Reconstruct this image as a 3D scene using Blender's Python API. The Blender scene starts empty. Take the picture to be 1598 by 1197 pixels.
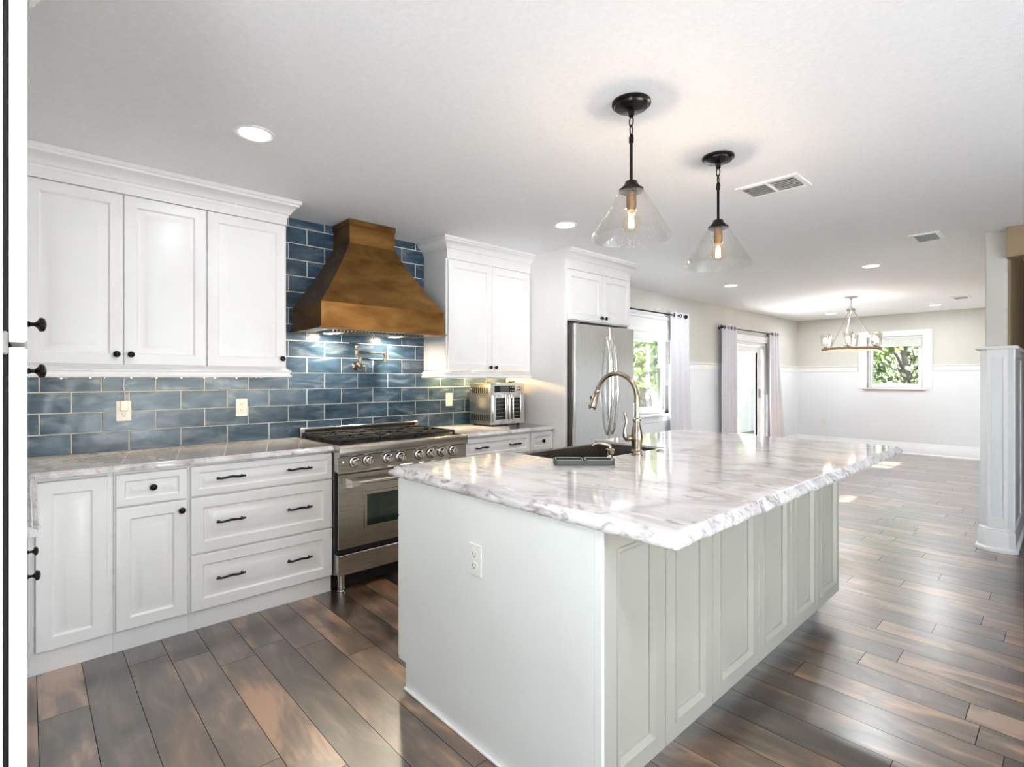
import bpy, bmesh, math, random
from mathutils import Vector, Matrix
random.seed(7)
C = bpy.context.scene.collection
SC = bpy.context.scene
PI = math.pi

# ------------------------------------------------------------------ camera, world, sun, exposure
cam_d = bpy.data.cameras.new('camera'); cam = bpy.data.objects.new('camera', cam_d); C.objects.link(cam)
cam_d.sensor_fit = 'HORIZONTAL'; cam_d.sensor_width = 36.0
cam_d.lens = 814.5/1598*36.0
cam_d.shift_y = -8.76/1598
cam_d.clip_start = 0.05; cam_d.clip_end = 300
cam.location = (0.0, -3.7863, 1.3406)
cam.rotation_euler = (PI/2, 0, 0.8224-PI/2)
SC.camera = cam
SC.view_settings.view_transform = 'Standard'
SC.view_settings.look = 'None'
SC.view_settings.gamma = 1.0
SC.view_settings.use_curve_mapping = False
SC.view_settings.exposure = 1.19
SC.cycles.use_denoising = True
SC.cycles.max_bounces = 10
SC.cycles.diffuse_bounces = 5
SC.cycles.glossy_bounces = 5
SC.cycles.transparent_max_bounces = 24
SC.cycles.caustics_reflective = False
SC.cycles.caustics_refractive = False
SC.cycles.sample_clamp_indirect = 6.0

wd = bpy.data.worlds.new('sky'); SC.world = wd; wd.use_nodes = True
nt = wd.node_tree; nt.nodes.clear()
sky = nt.nodes.new('ShaderNodeTexSky'); sky.sky_type = 'NISHITA'; sky.sun_disc = False
sky.sun_elevation = math.radians(42); sky.sun_rotation = math.radians(-20); sky.air_density = 1.0; sky.dust_density = 2.0
hs = nt.nodes.new('ShaderNodeHueSaturation'); hs.inputs['Saturation'].default_value = 0.45
bg = nt.nodes.new('ShaderNodeBackground'); bg.inputs['Strength'].default_value = 0.85
wo = nt.nodes.new('ShaderNodeOutputWorld')
nt.links.new(sky.outputs[0], hs.inputs['Color']); nt.links.new(hs.outputs[0], bg.inputs['Color']); nt.links.new(bg.outputs[0], wo.inputs['Surface'])

sun_d = bpy.data.lights.new('sun', 'SUN'); sun_d.energy = 36.0; sun_d.angle = 0.009; sun_d.color = (.96, .97, 1)
sun = bpy.data.objects.new('sun', sun_d); C.objects.link(sun)
sun.rotation_euler = Vector((0.22, -0.80, -0.70)).to_track_quat('-Z', 'Y').to_euler()

def lamp(kind, loc, energy, color=(1, 1, 1), size=.12, direction=(0, 0, -1), shape='DISK', size_y=None, spread=None, name='lamp_light', blend=.5, cone=2.2):
    d = bpy.data.lights.new(name, kind); d.energy = energy; d.color = color
    if kind == 'AREA':
        d.shape = shape; d.size = size
        if size_y: d.size_y = size_y
        if spread: d.spread = spread
    elif kind == 'SPOT':
        d.shadow_soft_size = size; d.spot_size = cone; d.spot_blend = blend
    elif kind == 'POINT':
        d.shadow_soft_size = size
    o = bpy.data.objects.new(name, d); C.objects.link(o); o.location = loc
    o.rotation_euler = Vector(direction).to_track_quat('-Z', 'Y').to_euler()
    return o

H = 2.4765            # ceiling height
XD = 11.33            # far dining wall
YR = -6.2             # rear wall behind the camera
XL = -0.64            # left wall

# daylight entering by the big openings (portals guide the sky light)
def portal(loc, direction, sx, sy):
    o = lamp('AREA', loc, 1.0, size=sx, size_y=sy, direction=direction, shape='RECTANGLE', name='window_portal')
    o.data.cycles.is_portal = True
portal((5.7, .3, 1.48), (0, -1, 0), 1.5, 1.3)
portal((9.15, .3, 1.0), (0, -1, 0), 1.2, 2.0)
portal((11.6, -1.61, 1.6), (-1, 0, 0), 1.0, 1.0)
portal((XL-.3, -4.0, 1.3), (1, 0, 0), 1.4, 2.1)
portal((2.1, YR-.3, 1.0), (0, 1, 0), 3.3, 2.1)

# ------------------------------------------------------------------ helpers
def lin(r, g, b):
    f = lambda c: (c/255/12.92) if c/255 <= .04045 else ((c/255+.055)/1.055)**2.4
    return (f(r), f(g), f(b), 1)

class MB:
    def __init__(s): s.v = []; s.f = []; s.a = []; s.M = Matrix.Identity(4)
    def add(s, vs, fs, tag=0.0):
        n = len(s.v); s.v += [s.M @ Vector(p) for p in vs]; s.f += [tuple(n+i for i in f) for f in fs]; s.a += [tag]*len(fs)
        return s
    def box(s, x0, x1, y0, y1, z0, z1, bev=0, tag=0.0, seg=1):
        x0, x1 = min(x0, x1), max(x0, x1); y0, y1 = min(y0, y1), max(y0, y1); z0, z1 = min(z0, z1), max(z0, z1)
        if bev <= 0:
            vs = [(x, y, z) for x in (x0, x1) for y in (y0, y1) for z in (z0, z1)]
            return s.add(vs, [(0, 1, 3, 2), (4, 6, 7, 5), (0, 4, 5, 1), (2, 3, 7, 6), (0, 2, 6, 4), (1, 5, 7, 3)], tag)
        bm = bmesh.new(); bmesh.ops.create_cube(bm, size=1)
        for v in bm.verts: v.co = ((x0+x1)/2+v.co.x*(x1-x0), (y0+y1)/2+v.co.y*(y1-y0), (z0+z1)/2+v.co.z*(z1-z0))
        bmesh.ops.bevel(bm, geom=bm.edges[:], offset=min(bev, .49*min(x1-x0, y1-y0, z1-z0)), segments=seg, affect='EDGES', profile=.5)
        bm.verts.index_update()
        vs = [v.co[:] for v in bm.verts]; fs = [tuple(v.index for v in f.verts) for f in bm.faces]; bm.free()
        return s.add(vs, fs, tag)
    def prism(s, poly, axis, a0, a1, tag=0.0):
        def P(u, w, a): return {'x': (a, u, w), 'y': (u, a, w), 'z': (u, w, a)}[axis]
        n = len(poly); vs = [P(u, w, a0) for u, w in poly]+[P(u, w, a1) for u, w in poly]
        fs = [tuple(range(n)), tuple(range(2*n-1, n-1, -1))]+[(i, (i+1) % n, (i+1) % n+n, i+n) for i in range(n)]
        return s.add(vs, fs, tag)
    def lathe(s, prof, o=(0, 0, 0), axis=(0, 0, 1), seg=24, tag=0.0, caps=True):
        q = Vector((0, 0, 1)).rotation_difference(Vector(axis).normalized()).to_matrix(); o = Vector(o)
        vs = []; fs = []
        for r, h in prof:
            for k in range(seg):
                t = 2*PI*k/seg; vs.append(tuple(o+q @ Vector((max(r, 1e-5)*math.cos(t), max(r, 1e-5)*math.sin(t), h))))
        for i in range(len(prof)-1):
            for k in range(seg):
                k2 = (k+1) % seg; fs.append((i*seg+k, i*seg+k2, (i+1)*seg+k2, (i+1)*seg+k))
        if caps:
            fs.append(tuple(range(seg))); fs.append(tuple(range(len(prof)*seg-1, (len(prof)-1)*seg-1, -1)))
        return s.add(vs, fs, tag)
    def tube(s, pts, r, seg=10, closed=False, tag=0.0, flat=1.0):
        pts = [Vector(p) for p in pts]; n = len(pts); R = r if isinstance(r, (list, tuple)) else [r]*n
        vs = []; fs = []; up = None
        for i, p in enumerate(pts):
            a = pts[(i-1) % n] if (closed or i > 0) else p; b = pts[(i+1) % n] if (closed or i < n-1) else p
            t = (b-a).normalized()
            if up is None: up = t.orthogonal().normalized()
            up = (up-t*up.dot(t)); up = up.normalized() if up.length > 1e-6 else t.orthogonal().normalized()
            w = t.cross(up)
            for k in range(seg):
                th = 2*PI*k/seg; vs.append(tuple(p+up*R[i]*math.cos(th)+w*R[i]*flat*math.sin(th)))
        m = n if closed else n-1
        for i in range(m):
            j = (i+1) % n
            for k in range(seg):
                k2 = (k+1) % seg; fs.append((i*seg+k, i*seg+k2, j*seg+k2, j*seg+k))
        if not closed: fs.append(tuple(range(seg))); fs.append(tuple(range(n*seg-1, (n-1)*seg-1, -1)))
        return s.add(vs, fs, tag)
    def ball(s, o, r, seg=16, sz=1.0, tag=0.0):
        pr = [(r*math.sin(PI*i/10), -r*sz*math.cos(PI*i/10)) for i in range(11)]
        return s.lathe(pr, o, seg=seg, tag=tag, caps=False)
    def sweep(s, path, prof, closed=False, tag=0.0):
        """profile (out, z) swept along an xy path; 'out' points to the right of the travel direction"""
        P = [Vector(p) for p in path]; n = len(P); vs = []; fs = []; m = len(prof)
        for i in range(n):
            d0 = (P[i]-P[(i-1) % n]).normalized() if (closed or i > 0) else None
            d1 = (P[(i+1) % n]-P[i]).normalized() if (closed or i < n-1) else None
            if d0 is None: d0 = d1
            if d1 is None: d1 = d0
            n0 = Vector((d0.y, -d0.x)); n1 = Vector((d1.y, -d1.x)); b = n0+n1; b = b/(1+n0.dot(n1))
            for o, z in prof: vs.append((P[i].x+b.x*o, P[i].y+b.y*o, z))
        for i in range(n if closed else n-1):
            j = (i+1) % n
            for k in range(m):
                k2 = (k+1) % m; fs.append((i*m+k, i*m+k2, j*m+k2, j*m+k))
        if not closed: fs.append(tuple(range(m))); fs.append(tuple(range(n*m-1, (n-1)*m-1, -1)))
        return s.add(vs, fs, tag)
    def rings(s, x0, x1, z0, z1, yf, thick, rr, tag=0.0):
        """panelled front facing -y: rr = list of (inset, depth)"""
        R = [(0, thick)]+rr; vs = []; fs = []
        for ins, dp in R:
            vs += [(x0+ins, yf+dp, z0+ins), (x1-ins, yf+dp, z0+ins), (x1-ins, yf+dp, z1-ins), (x0+ins, yf+dp, z1-ins)]
        for i in range(len(R)-1):
            for k in range(4):
                k2 = (k+1) % 4; fs.append((4*i+k, 4*i+k2, 4*i+4+k2, 4*i+4+k))
        fs.append((3, 2, 1, 0)); n = 4*(len(R)-1); fs.append((n, n+1, n+2, n+3))
        return s.add(vs, fs, tag)

ORG = {}
def obj(name, mb, mat, parent=None, smooth=35, origin=None):
    org = Vector(ORG[parent.name]) if parent else Vector(origin or (0, 0, 0))
    me = bpy.data.meshes.new(name); me.from_pydata([tuple(v-org) for v in mb.v], [], mb.f)
    bm = bmesh.new(); bm.from_mesh(me)
    if len(set(mb.a)) <= 1:
        if len(bm.verts) < 20000: bmesh.ops.remove_doubles(bm, verts=bm.verts[:], dist=1e-5)
        bmesh.ops.recalc_face_normals(bm, faces=bm.faces[:])
    if smooth:
        for f in bm.faces: f.smooth = True
        for e in bm.edges:
            if len(e.link_faces) == 2: e.smooth = e.calc_face_angle(0) < math.radians(smooth)
    if len(bm.faces) == len(mb.f) and len(set(mb.a)) > 1:
        lay = bm.faces.layers.float.new('rnd')
        bm.faces.ensure_lookup_table()
        for f, a in zip(bm.faces, mb.a): f[lay] = a
        bmesh.ops.recalc_face_normals(bm, faces=bm.faces[:])
    bm.to_mesh(me); bm.free()
    me.materials.append(mat)
    o = bpy.data.objects.new(name, me); C.objects.link(o)
    if parent: o.parent = parent
    elif origin: o.location = origin
    ORG[o.name] = tuple(org)
    return o
def tag(o, label=None, cat=None, group=None, kind=None):
    if label: o['label'] = label
    if cat: o['category'] = cat
    if group: o['group'] = group
    if kind: o['kind'] = kind
    return o
def thing(name, label, cat, loc=(0, 0, 0), group=None):
    o = bpy.data.objects.new(name, None); C.objects.link(o); o.location = loc; ORG[o.name] = tuple(loc)
    o.empty_display_size = .05
    return tag(o, label, cat, group)
def struct(name, mb, mat, parent=None, **k):
    o = obj(name, mb, mat, parent, **k)
    if parent is None: o['kind'] = 'structure'
    return o
def copy_tree(o, parent=None):
    c = o.copy(); C.objects.link(c); c.parent = parent
    for ch in list(o.children): copy_tree(ch, c)
    return c

# ------------------------------------------------------------------ materials
def mat(name, col, rough=.5, metal=0.0, **k):
    m = bpy.data.materials.new(name); m.use_nodes = True; b = m.node_tree.nodes['Principled BSDF']
    b.inputs['Base Color'].default_value = col if len(col) == 4 else (*col, 1)
    b.inputs['Roughness'].default_value = rough; b.inputs['Metallic'].default_value = metal
    for kk, v in k.items(): b.inputs[kk].default_value = v
    return m
def N(m, t, **k):
    n = m.node_tree.nodes.new(t)
    for kk, v in k.items(): setattr(n, kk, v)
    return n
def L(m, a, b): m.node_tree.links.new(a, b)
def noise_mat(m, scale, c0, c1, lo=.35, hi=.65, stretch=(1, 1, 1), detail=4, bump=0, rough=None, rot=0, dist=0.0, attr=False):
    b = m.node_tree.nodes['Principled BSDF']
    tc = N(m, 'ShaderNodeTexCoord'); mp = N(m, 'ShaderNodeMapping'); mp.inputs['Scale'].default_value = stretch
    mp.inputs['Rotation'].default_value = (0, 0, rot)
    no = N(m, 'ShaderNodeTexNoise'); no.inputs['Scale'].default_value = scale; no.inputs['Detail'].default_value = detail
    no.inputs['Distortion'].default_value = dist
    L(m, tc.outputs['Object'], mp.inputs['Vector']); L(m, mp.outputs[0], no.inputs['Vector'])
    cr = N(m, 'ShaderNodeValToRGB'); cr.color_ramp.elements[0].position = lo; cr.color_ramp.elements[1].position = hi
    cr.color_ramp.elements[0].color = c0; cr.color_ramp.elements[1].color = c1
    L(m, no.outputs['Fac'], cr.inputs['Fac']); L(m, cr.outputs['Color'], b.inputs['Base Color'])
    if bump:
        bp = N(m, 'ShaderNodeBump'); bp.inputs['Strength'].default_value = bump; bp.inputs['Distance'].default_value = .01
        L(m, no.outputs['Fac'], bp.inputs['Height']); L(m, bp.outputs[0], b.inputs['Normal'])
    return m
M_white = noise_mat(mat('white_cabinet_paint', lin(236, 234, 232), .32), 3, lin(234, 232, 230), lin(238, 236, 234))
M_side = noise_mat(mat('island_paint', lin(232, 234, 230), .35), 3, lin(230, 232, 228), lin(234, 236, 232))
M_idoor_shade = noise_mat(mat('island_door_shade', lin(172, 168, 156), .35), 3, lin(171, 167, 155), lin(174, 170, 158))  # island paint darkened: shade of the long side put into the colour
M_trim = noise_mat(mat('white_trim_paint', lin(240, 240, 240), .35), 3, lin(238, 238, 238), lin(242, 242, 242))
M_wain = noise_mat(mat('wainscot_paint', lin(236, 236, 238), .4), 2, lin(231, 234, 237), lin(234, 237, 240))
M_greige = noise_mat(mat('greige_wall_paint', lin(206, 204, 196), .7), 2, lin(204, 202, 194), lin(208, 206, 198), bump=.02)
M_tan = noise_mat(mat('tan_hall_paint', lin(150, 128, 100), .7), 2, lin(144, 122, 94), lin(156, 134, 106))
M_ceil = mat('ceiling_paint', lin(244, 245, 247), .75)
noise_mat(M_ceil, 60, lin(242, 243, 245), lin(246, 247, 249), bump=.12, detail=3)
M_black = noise_mat(mat('black_iron', lin(24, 23, 23), .4, .6), 30, lin(20, 19, 19), lin(34, 32, 31))
M_bronze = noise_mat(mat('oil_rubbed_bronze', lin(26, 25, 25), .25, .6), 40, lin(20, 19, 19), lin(36, 31, 29))
M_castiron = mat('cast_iron', lin(20, 20, 21), .45)
M_gap = mat('dark_gap', lin(14, 14, 14), .8)
M_steel = mat('stainless_steel', lin(190, 186, 180), .24, 1.0)
noise_mat(M_steel, 6, lin(178, 172, 164), lin(200, 196, 190), stretch=(1, 1, 30), detail=2)
M_fridge = mat('fridge_steel', lin(214, 216, 216), .2, 1.0)
noise_mat(M_fridge, 5, lin(208, 211, 211), lin(220, 222, 222), stretch=(40, 40, 1), detail=2)
M_fside = mat('fridge_side_grey', lin(95, 90, 86), .4, .5)
M_nickel = mat('brushed_nickel', lin(176, 162, 144), .2, 1.0)
noise_mat(M_nickel, 30, lin(160, 146, 128), lin(190, 176, 160), detail=2)
M_chrome = mat('polished_steel', lin(225, 222, 218), .1, 1.0)
M_brass = mat('aged_brass', lin(112, 80, 48), .35, 1.0)
M_copper = mat('antique_copper', lin(160, 105, 48), .33, .9)
noise_mat(M_copper, 3.2, lin(112, 76, 38), lin(168, 126, 72), lo=.3, hi=.72, stretch=(1, 1, 2.6), detail=6, bump=.03, dist=.6)
M_sink = mat('dark_sink', lin(84, 76, 70), .35, .5)
M_plate = mat('white_plastic', lin(236, 234, 226), .35)
M_slot = mat('outlet_slot', lin(60, 52, 46), .6)
M_rubber = mat('dark_rubber', lin(30, 30, 30), .7)
M_tray = mat('grey_silicone', lin(78, 82, 78), .5)
M_trayrim = mat('pale_silicone_rim', lin(176, 178, 172), .4)
M_oglass = mat('oven_glass', lin(22, 44, 36), .05, 0, **{'Specular IOR Level': .8})
M_cooktop = mat('burner_pan', lin(40, 38, 36), .3, .8)
M_screen = mat('display_glass', lin(18, 20, 22), .1)
M_lcd = mat('display_panel', lin(92, 98, 96), .3)
M_wood = mat('weathered_ring_wood', lin(168, 138, 118), .6); noise_mat(M_wood, 20, lin(140, 110, 92), lin(186, 158, 138), stretch=(1, 1, 6))
M_silver = mat('silver_metal', lin(180, 180, 178), .3, .9)
M_shadefab = noise_mat(mat('shade_fabric', lin(240, 240, 238), .8), 60, lin(236, 236, 234), lin(242, 242, 240))
M_curtain = mat('curtain_fabric', lin(206, 204, 210), .8, **{'Transmission Weight': 0.0})
noise_mat(M_curtain, 80, lin(214, 212, 218), lin(220, 218, 223), stretch=(1, 1, .3))
M_leaf = mat('leaf_green', lin(120, 150, 80), .6); noise_mat(M_leaf, 1.5, lin(34, 52, 34), lin(112, 128, 62), detail=6)
M_bark = mat('tree_bark', lin(110, 96, 84), .9); noise_mat(M_bark, 9, lin(50, 44, 40), lin(92, 82, 72), stretch=(1, 1, .2))
M_lawn = mat('lawn', lin(110, 130, 80), .9); noise_mat(M_lawn, 3, lin(40, 54, 32), lin(84, 88, 60), detail=8)
M_patio = mat('patio_concrete', lin(196, 194, 190), .8); noise_mat(M_patio, 5, lin(214, 213, 212), lin(228, 228, 227))

def emit(name, col, s):
    m = bpy.data.materials.new(name); m.use_nodes = True; b = m.node_tree.nodes['Principled BSDF']
    b.inputs['Base Color'].default_value = col; b.inputs['Emission Color'].default_value = col; b.inputs['Emission Strength'].default_value = s
    return m
M_can = emit('can_light_lens', (1, .98, 1, 1), 14)
M_bulb_warm = emit('warm_filament', (1, .72, .38, 1), 28)
M_led = emit('led_bead', (1, .8, .5, 1), 12)
M_hoodlamp = emit('hood_lamp_lens', (1, .88, .7, 1), 25)
M_chbulb = emit('chandelier_bulb', (1, .85, .65, 1), 8)

def glass(name, tint=(.97, .98, .98, 1), f0=.06, edge=.55, seeds=0, rough=.02):
    m = bpy.data.materials.new(name); m.use_nodes = True; nt = m.node_tree; nt.nodes.clear()
    out = N(m, 'ShaderNodeOutputMaterial'); mx = N(m, 'ShaderNodeMixShader'); tr = N(m, 'ShaderNodeBsdfTransparent'); gl = N(m, 'ShaderNodeBsdfGlossy')
    tr.inputs['Color'].default_value = tint; gl.inputs['Roughness'].default_value = rough
    lw = N(m, 'ShaderNodeLayerWeight'); lw.inputs['Blend'].default_value = .22
    mr = N(m, 'ShaderNodeMapRange'); mr.inputs['To Min'].default_value = f0; mr.inputs['To Max'].default_value = edge
    L(m, lw.outputs['Facing'], mr.inputs['Value']); fac = mr.outputs[0]
    if seeds:
        tc = N(m, 'ShaderNodeTexCoord'); vo = N(m, 'ShaderNodeTexVoronoi'); vo.inputs['Scale'].default_value = seeds
        lt = N(m, 'ShaderNodeMath', operation='LESS_THAN'); lt.inputs[1].default_value = .17
        ad = N(m, 'ShaderNodeMath', operation='MAXIMUM'); mu = N(m, 'ShaderNodeMath', operation='MULTIPLY'); mu.inputs[1].default_value = .6
        L(m, tc.outputs['Object'], vo.inputs['Vector']); L(m, vo.outputs['Distance'], lt.inputs[0]); L(m, lt.outputs[0], mu.inputs[0])
        L(m, mu.outputs[0], ad.inputs[0]); L(m, fac, ad.inputs[1]); fac = ad.outputs[0]
        bp = N(m, 'ShaderNodeBump'); bp.inputs['Strength'].default_value = .4; bp.inputs['Distance'].default_value = .003
        L(m, vo.outputs['Distance'], bp.inputs['Height']); L(m, bp.outputs[0], gl.inputs['Normal'])
    L(m, fac, mx.inputs[0]); L(m, tr.outputs[0], mx.inputs[1]); L(m, gl.outputs[0], mx.inputs[2]); L(m, mx.outputs[0], out.inputs['Surface'])
    return m
M_glass = glass('window_glass', (.96, .98, .98, 1), .05, .4)
M_shadeglass = glass('seeded_glass', (.985, .985, .98, 1), .02, .5, seeds=90)
M_bulbglass = glass('bulb_glass', (1, .95, .86, 1), .02, .15)
M_chglass = glass('ribbed_glass', (.96, .95, .93, 1), .15, .8, seeds=50)

# stone worktop: white quartz with mauve grey drifts
M_stone = mat('marbled_quartz', lin(222, 219, 216), .06, 0)
def make_stone(m, k=1.0):
    b = m.node_tree.nodes['Principled BSDF']; tc = N(m, 'ShaderNodeTexCoord'); mp = N(m, 'ShaderNodeMapping')
    mp.inputs['Rotation'].default_value = (0, 0, math.radians(43)); mp.inputs['Scale'].default_value = (2.0, .95, 2.2)
    L(m, tc.outputs['Object'], mp.inputs['Vector'])
    def ns(sc, det, dist):
        n = N(m, 'ShaderNodeTexNoise'); n.inputs['Scale'].default_value = sc; n.inputs['Detail'].default_value = det; n.inputs['Distortion'].default_value = dist
        L(m, mp.outputs[0], n.inputs['Vector']); return n.outputs['Fac']
    def ramp(f, p0, p1, c0, c1):
        r = N(m, 'ShaderNodeValToRGB'); e = r.color_ramp.elements; e[0].position = p0; e[1].position = p1; e[0].color = c0; e[1].color = c1
        L(m, f, r.inputs[0]); return r.outputs[0]
    def mix(f, a, bb):
        x = N(m, 'ShaderNodeMix', data_type='RGBA'); L(m, f, x.inputs['Factor'])
        for i, q in ((6, a), (7, bb)):
            if isinstance(q, tuple): x.inputs[i].default_value = q
            else: L(m, q, x.inputs[i])
        return x.outputs[2]
    W = (1, 1, 1, 1); K = (0, 0, 0, 1)
    big = ramp(ns(2.6, 5, 1.0), .46, .66, K, (.72*min(k, 1.3), )*3+(1,))
    streak = ramp(ns(6.0*k, 5, 1.6), .56-.05*(k-1), .68, K, (min(.65*k, .95), )*3+(1,))
    fine = ramp(ns(9, 3, 1.0), .58, .72, K, (.5, .5, .5, 1))
    c = mix(big, lin(214, 210, 209), lin(178, 171, 171))
    c = mix(streak, c, lin(142, 135, 133))
    c = mix(fine, c, lin(244, 243, 242))
    L(m, c, b.inputs['Base Color'])
make_stone(M_stone)
M_edge = mat('quartz_chiselled_edge', lin(210, 206, 202), .25); make_stone(M_edge, 2.0)

# glazed blue tile with cloudy streaks; each tile its own tone (face attribute)
M_tile = mat('blue_glazed_tile', lin(62, 102, 124), .22)
def make_tile(m):
    b = m.node_tree.nodes['Principled BSDF']; tc = N(m, 'ShaderNodeTexCoord'); at = N(m, 'ShaderNodeAttribute'); at.attribute_name = 'rnd'
    ad = N(m, 'ShaderNodeVectorMath', operation='ADD'); cb = N(m, 'ShaderNodeCombineXYZ')
    mu = N(m, 'ShaderNodeMath', operation='MULTIPLY'); mu.inputs[1].default_value = 40; L(m, at.outputs['Fac'], mu.inputs[0]); L(m, mu.outputs[0], cb.inputs[1])
    L(m, tc.outputs['Object'], ad.inputs[0]); L(m, cb.outputs[0], ad.inputs[1])
    mp = N(m, 'ShaderNodeMapping'); mp.inputs['Scale'].default_value = (5, 1, 16); L(m, ad.outputs[0], mp.inputs[0])
    no = N(m, 'ShaderNodeTexNoise'); no.inputs['Scale'].default_value = 1; no.inputs['Detail'].default_value = 4; no.inputs['Distortion'].default_value = .8; L(m, mp.outputs[0], no.inputs['Vector'])
    cr = N(m, 'ShaderNodeValToRGB'); e = cr.color_ramp.elements; e[0].position = .3; e[1].position = .75
    e[0].color = lin(40, 64, 82); e[1].color = lin(124, 133, 144); x = e.new(.55); x.color = lin(68, 90, 109)
    L(m, no.outputs['Fac'], cr.inputs[0])
    hv = N(m, 'ShaderNodeHueSaturation'); mr = N(m, 'ShaderNodeMapRange'); mr.inputs['To Min'].default_value = .72; mr.inputs['To Max'].default_value = 1.15
    L(m, at.outputs['Fac'], mr.inputs[0]); L(m, mr.outputs[0], hv.inputs['Value']); L(m, cr.outputs[0], hv.inputs['Color']); L(m, hv.outputs[0], b.inputs['Base Color'])
    n2 = N(m, 'ShaderNodeTexNoise'); n2.inputs['Scale'].default_value = 9; n2.inputs['Detail'].default_value = 1; L(m, ad.outputs[0], n2.inputs['Vector'])
    bp = N(m, 'ShaderNodeBump'); bp.inputs['Strength'].default_value = .35; bp.inputs['Distance'].default_value = .012
    L(m, n2.outputs['Fac'], bp.inputs['Height']); L(m, bp.outputs[0], b.inputs['Normal'])
make_tile(M_tile)
M_grout = mat('pale_grout', lin(212, 210, 203), .8)

# wood-look plank floor
M_floor = mat('plank_floor', lin(100, 80, 64), .3, **{'Coat Weight': 1.0, 'Coat IOR': 1.9, 'Coat Roughness': .28})
def make_floor(m):
    b = m.node_tree.nodes['Principled BSDF']; tc = N(m, 'ShaderNodeTexCoord'); at = N(m, 'ShaderNodeAttribute'); at.attribute_name = 'rnd'
    mu = N(m, 'ShaderNodeMath', operation='MULTIPLY'); mu.inputs[1].default_value = 57; L(m, at.outputs['Fac'], mu.inputs[0])
    cb = N(m, 'ShaderNodeCombineXYZ'); L(m, mu.outputs[0], cb.inputs[2]); ad = N(m, 'ShaderNodeVectorMath', operation='ADD')
    L(m, tc.outputs['Object'], ad.inputs[0]); L(m, cb.outputs[0], ad.inputs[1])
    mp = N(m, 'ShaderNodeMapping'); mp.inputs['Scale'].default_value = (7.0, 2.2, 1); L(m, ad.outputs[0], mp.inputs[0])
    no = N(m, 'ShaderNodeTexNoise'); no.inputs['Scale'].default_value = 1.0; no.inputs['Detail'].default_value = 5; no.inputs['Distortion'].default_value = 1.2; L(m, mp.outputs[0], no.inputs['Vector'])
    mp2 = N(m, 'ShaderNodeMapping'); mp2.inputs['Scale'].default_value = (60, 3.5, 1); L(m, ad.outputs[0], mp2.inputs[0])
    n2 = N(m, 'ShaderNodeTexNoise'); n2.inputs['Scale'].default_value = 1.0; n2.inputs['Detail'].default_value = 3; n2.inputs['Distortion'].default_value = .5; L(m, mp2.outputs[0], n2.inputs['Vector'])
    s = N(m, 'ShaderNodeMath', operation='MULTIPLY_ADD'); s.inputs[1].default_value = .22; L(m, n2.outputs['Fac'], s.inputs[0]); L(m, no.outputs['Fac'], s.inputs[2])
    s2 = N(m, 'ShaderNodeMath', operation='MULTIPLY_ADD'); s2.inputs[1].default_value = .30; L(m, at.outputs['Fac'], s2.inputs[0]); L(m, s.outputs[0], s2.inputs[2])
    cr = N(m, 'ShaderNodeValToRGB'); e = cr.color_ramp.elements; e[0].position = .48; e[1].position = 1.06
    e[0].color = lin(28, 18, 11); e[1].color = lin(164, 118, 78)
    x = e.new(.67); x.color = lin(64, 45, 32); x = e.new(.84); x.color = lin(108, 78, 53)
    L(m, s2.outputs[0], cr.inputs[0])
    # some planks greyer
    hv = N(m, 'ShaderNodeHueSaturation'); fr = N(m, 'ShaderNodeMath', operation='FRACT'); m3 = N(m, 'ShaderNodeMath', operation='MULTIPLY'); m3.inputs[1].default_value = 7.3
    L(m, at.outputs['Fac'], m3.inputs[0]); L(m, m3.outputs[0], fr.inputs[0]); mr = N(m, 'ShaderNodeMapRange'); mr.inputs['To Min'].default_value = .70; mr.inputs['To Max'].default_value = .95
    L(m, fr.outputs[0], mr.inputs[0]); L(m, mr.outputs[0], hv.inputs['Saturation']); L(m, cr.outputs[0], hv.inputs['Color']); L(m, hv.outputs[0], b.inputs['Base Color'])
    bp = N(m, 'ShaderNodeBump'); bp.inputs['Strength'].default_value = .12; bp.inputs['Distance'].default_value = .004
    L(m, n2.outputs['Fac'], bp.inputs['Height']); L(m, bp.outputs[0], b.inputs['Normal'])
make_floor(M_floor)
# @@STRUCTURE
# ------------------------------------------------------------------ the setting
fl = MB(); PW = .1566; GAP = .0013
known = {0: -1.04, 1: -1.06+.45, 2: -.80, 3: None, 4: -1.09, 5: -1.03, 6: -1.17}
rf = random.Random(11)
for i in range(-5, 75):
    x0 = .030+i*PW
    if x0 > XD+.1: break
    y = .05; first = known.get(i)
    end = first if first else y-rf.uniform(.15, 1.25)
    while y > YR:
        fl.add([(x0+GAP, y-GAP, 0), (x0+PW-GAP, y-GAP, 0), (x0+PW-GAP, end+GAP, 0), (x0+GAP, end+GAP, 0)], [(0, 3, 2, 1)], tag=rf.random())
        y = end; end = max(y-rf.choice((1.22, .98, 1.22, .62)), YR-.1)
        if y <= YR: break
struct('floor', fl, M_floor, smooth=0)
b = MB().box(XL-.1, XD+.1, YR-.1, .12, -.12, -.004)
struct('floor_2', b, M_gap)
b = MB().box(XL-.15, XD+.15, YR-.15, .15, H, H+.15)
struct('ceiling', b, M_ceil)
T = .15
W1 = (4.9, 6.45, .86, 2.10); D1 = (8.55, 9.80, 0.0, 1.96); W2 = (-2.01, -1.19, 1.16, 2.08)
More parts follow.
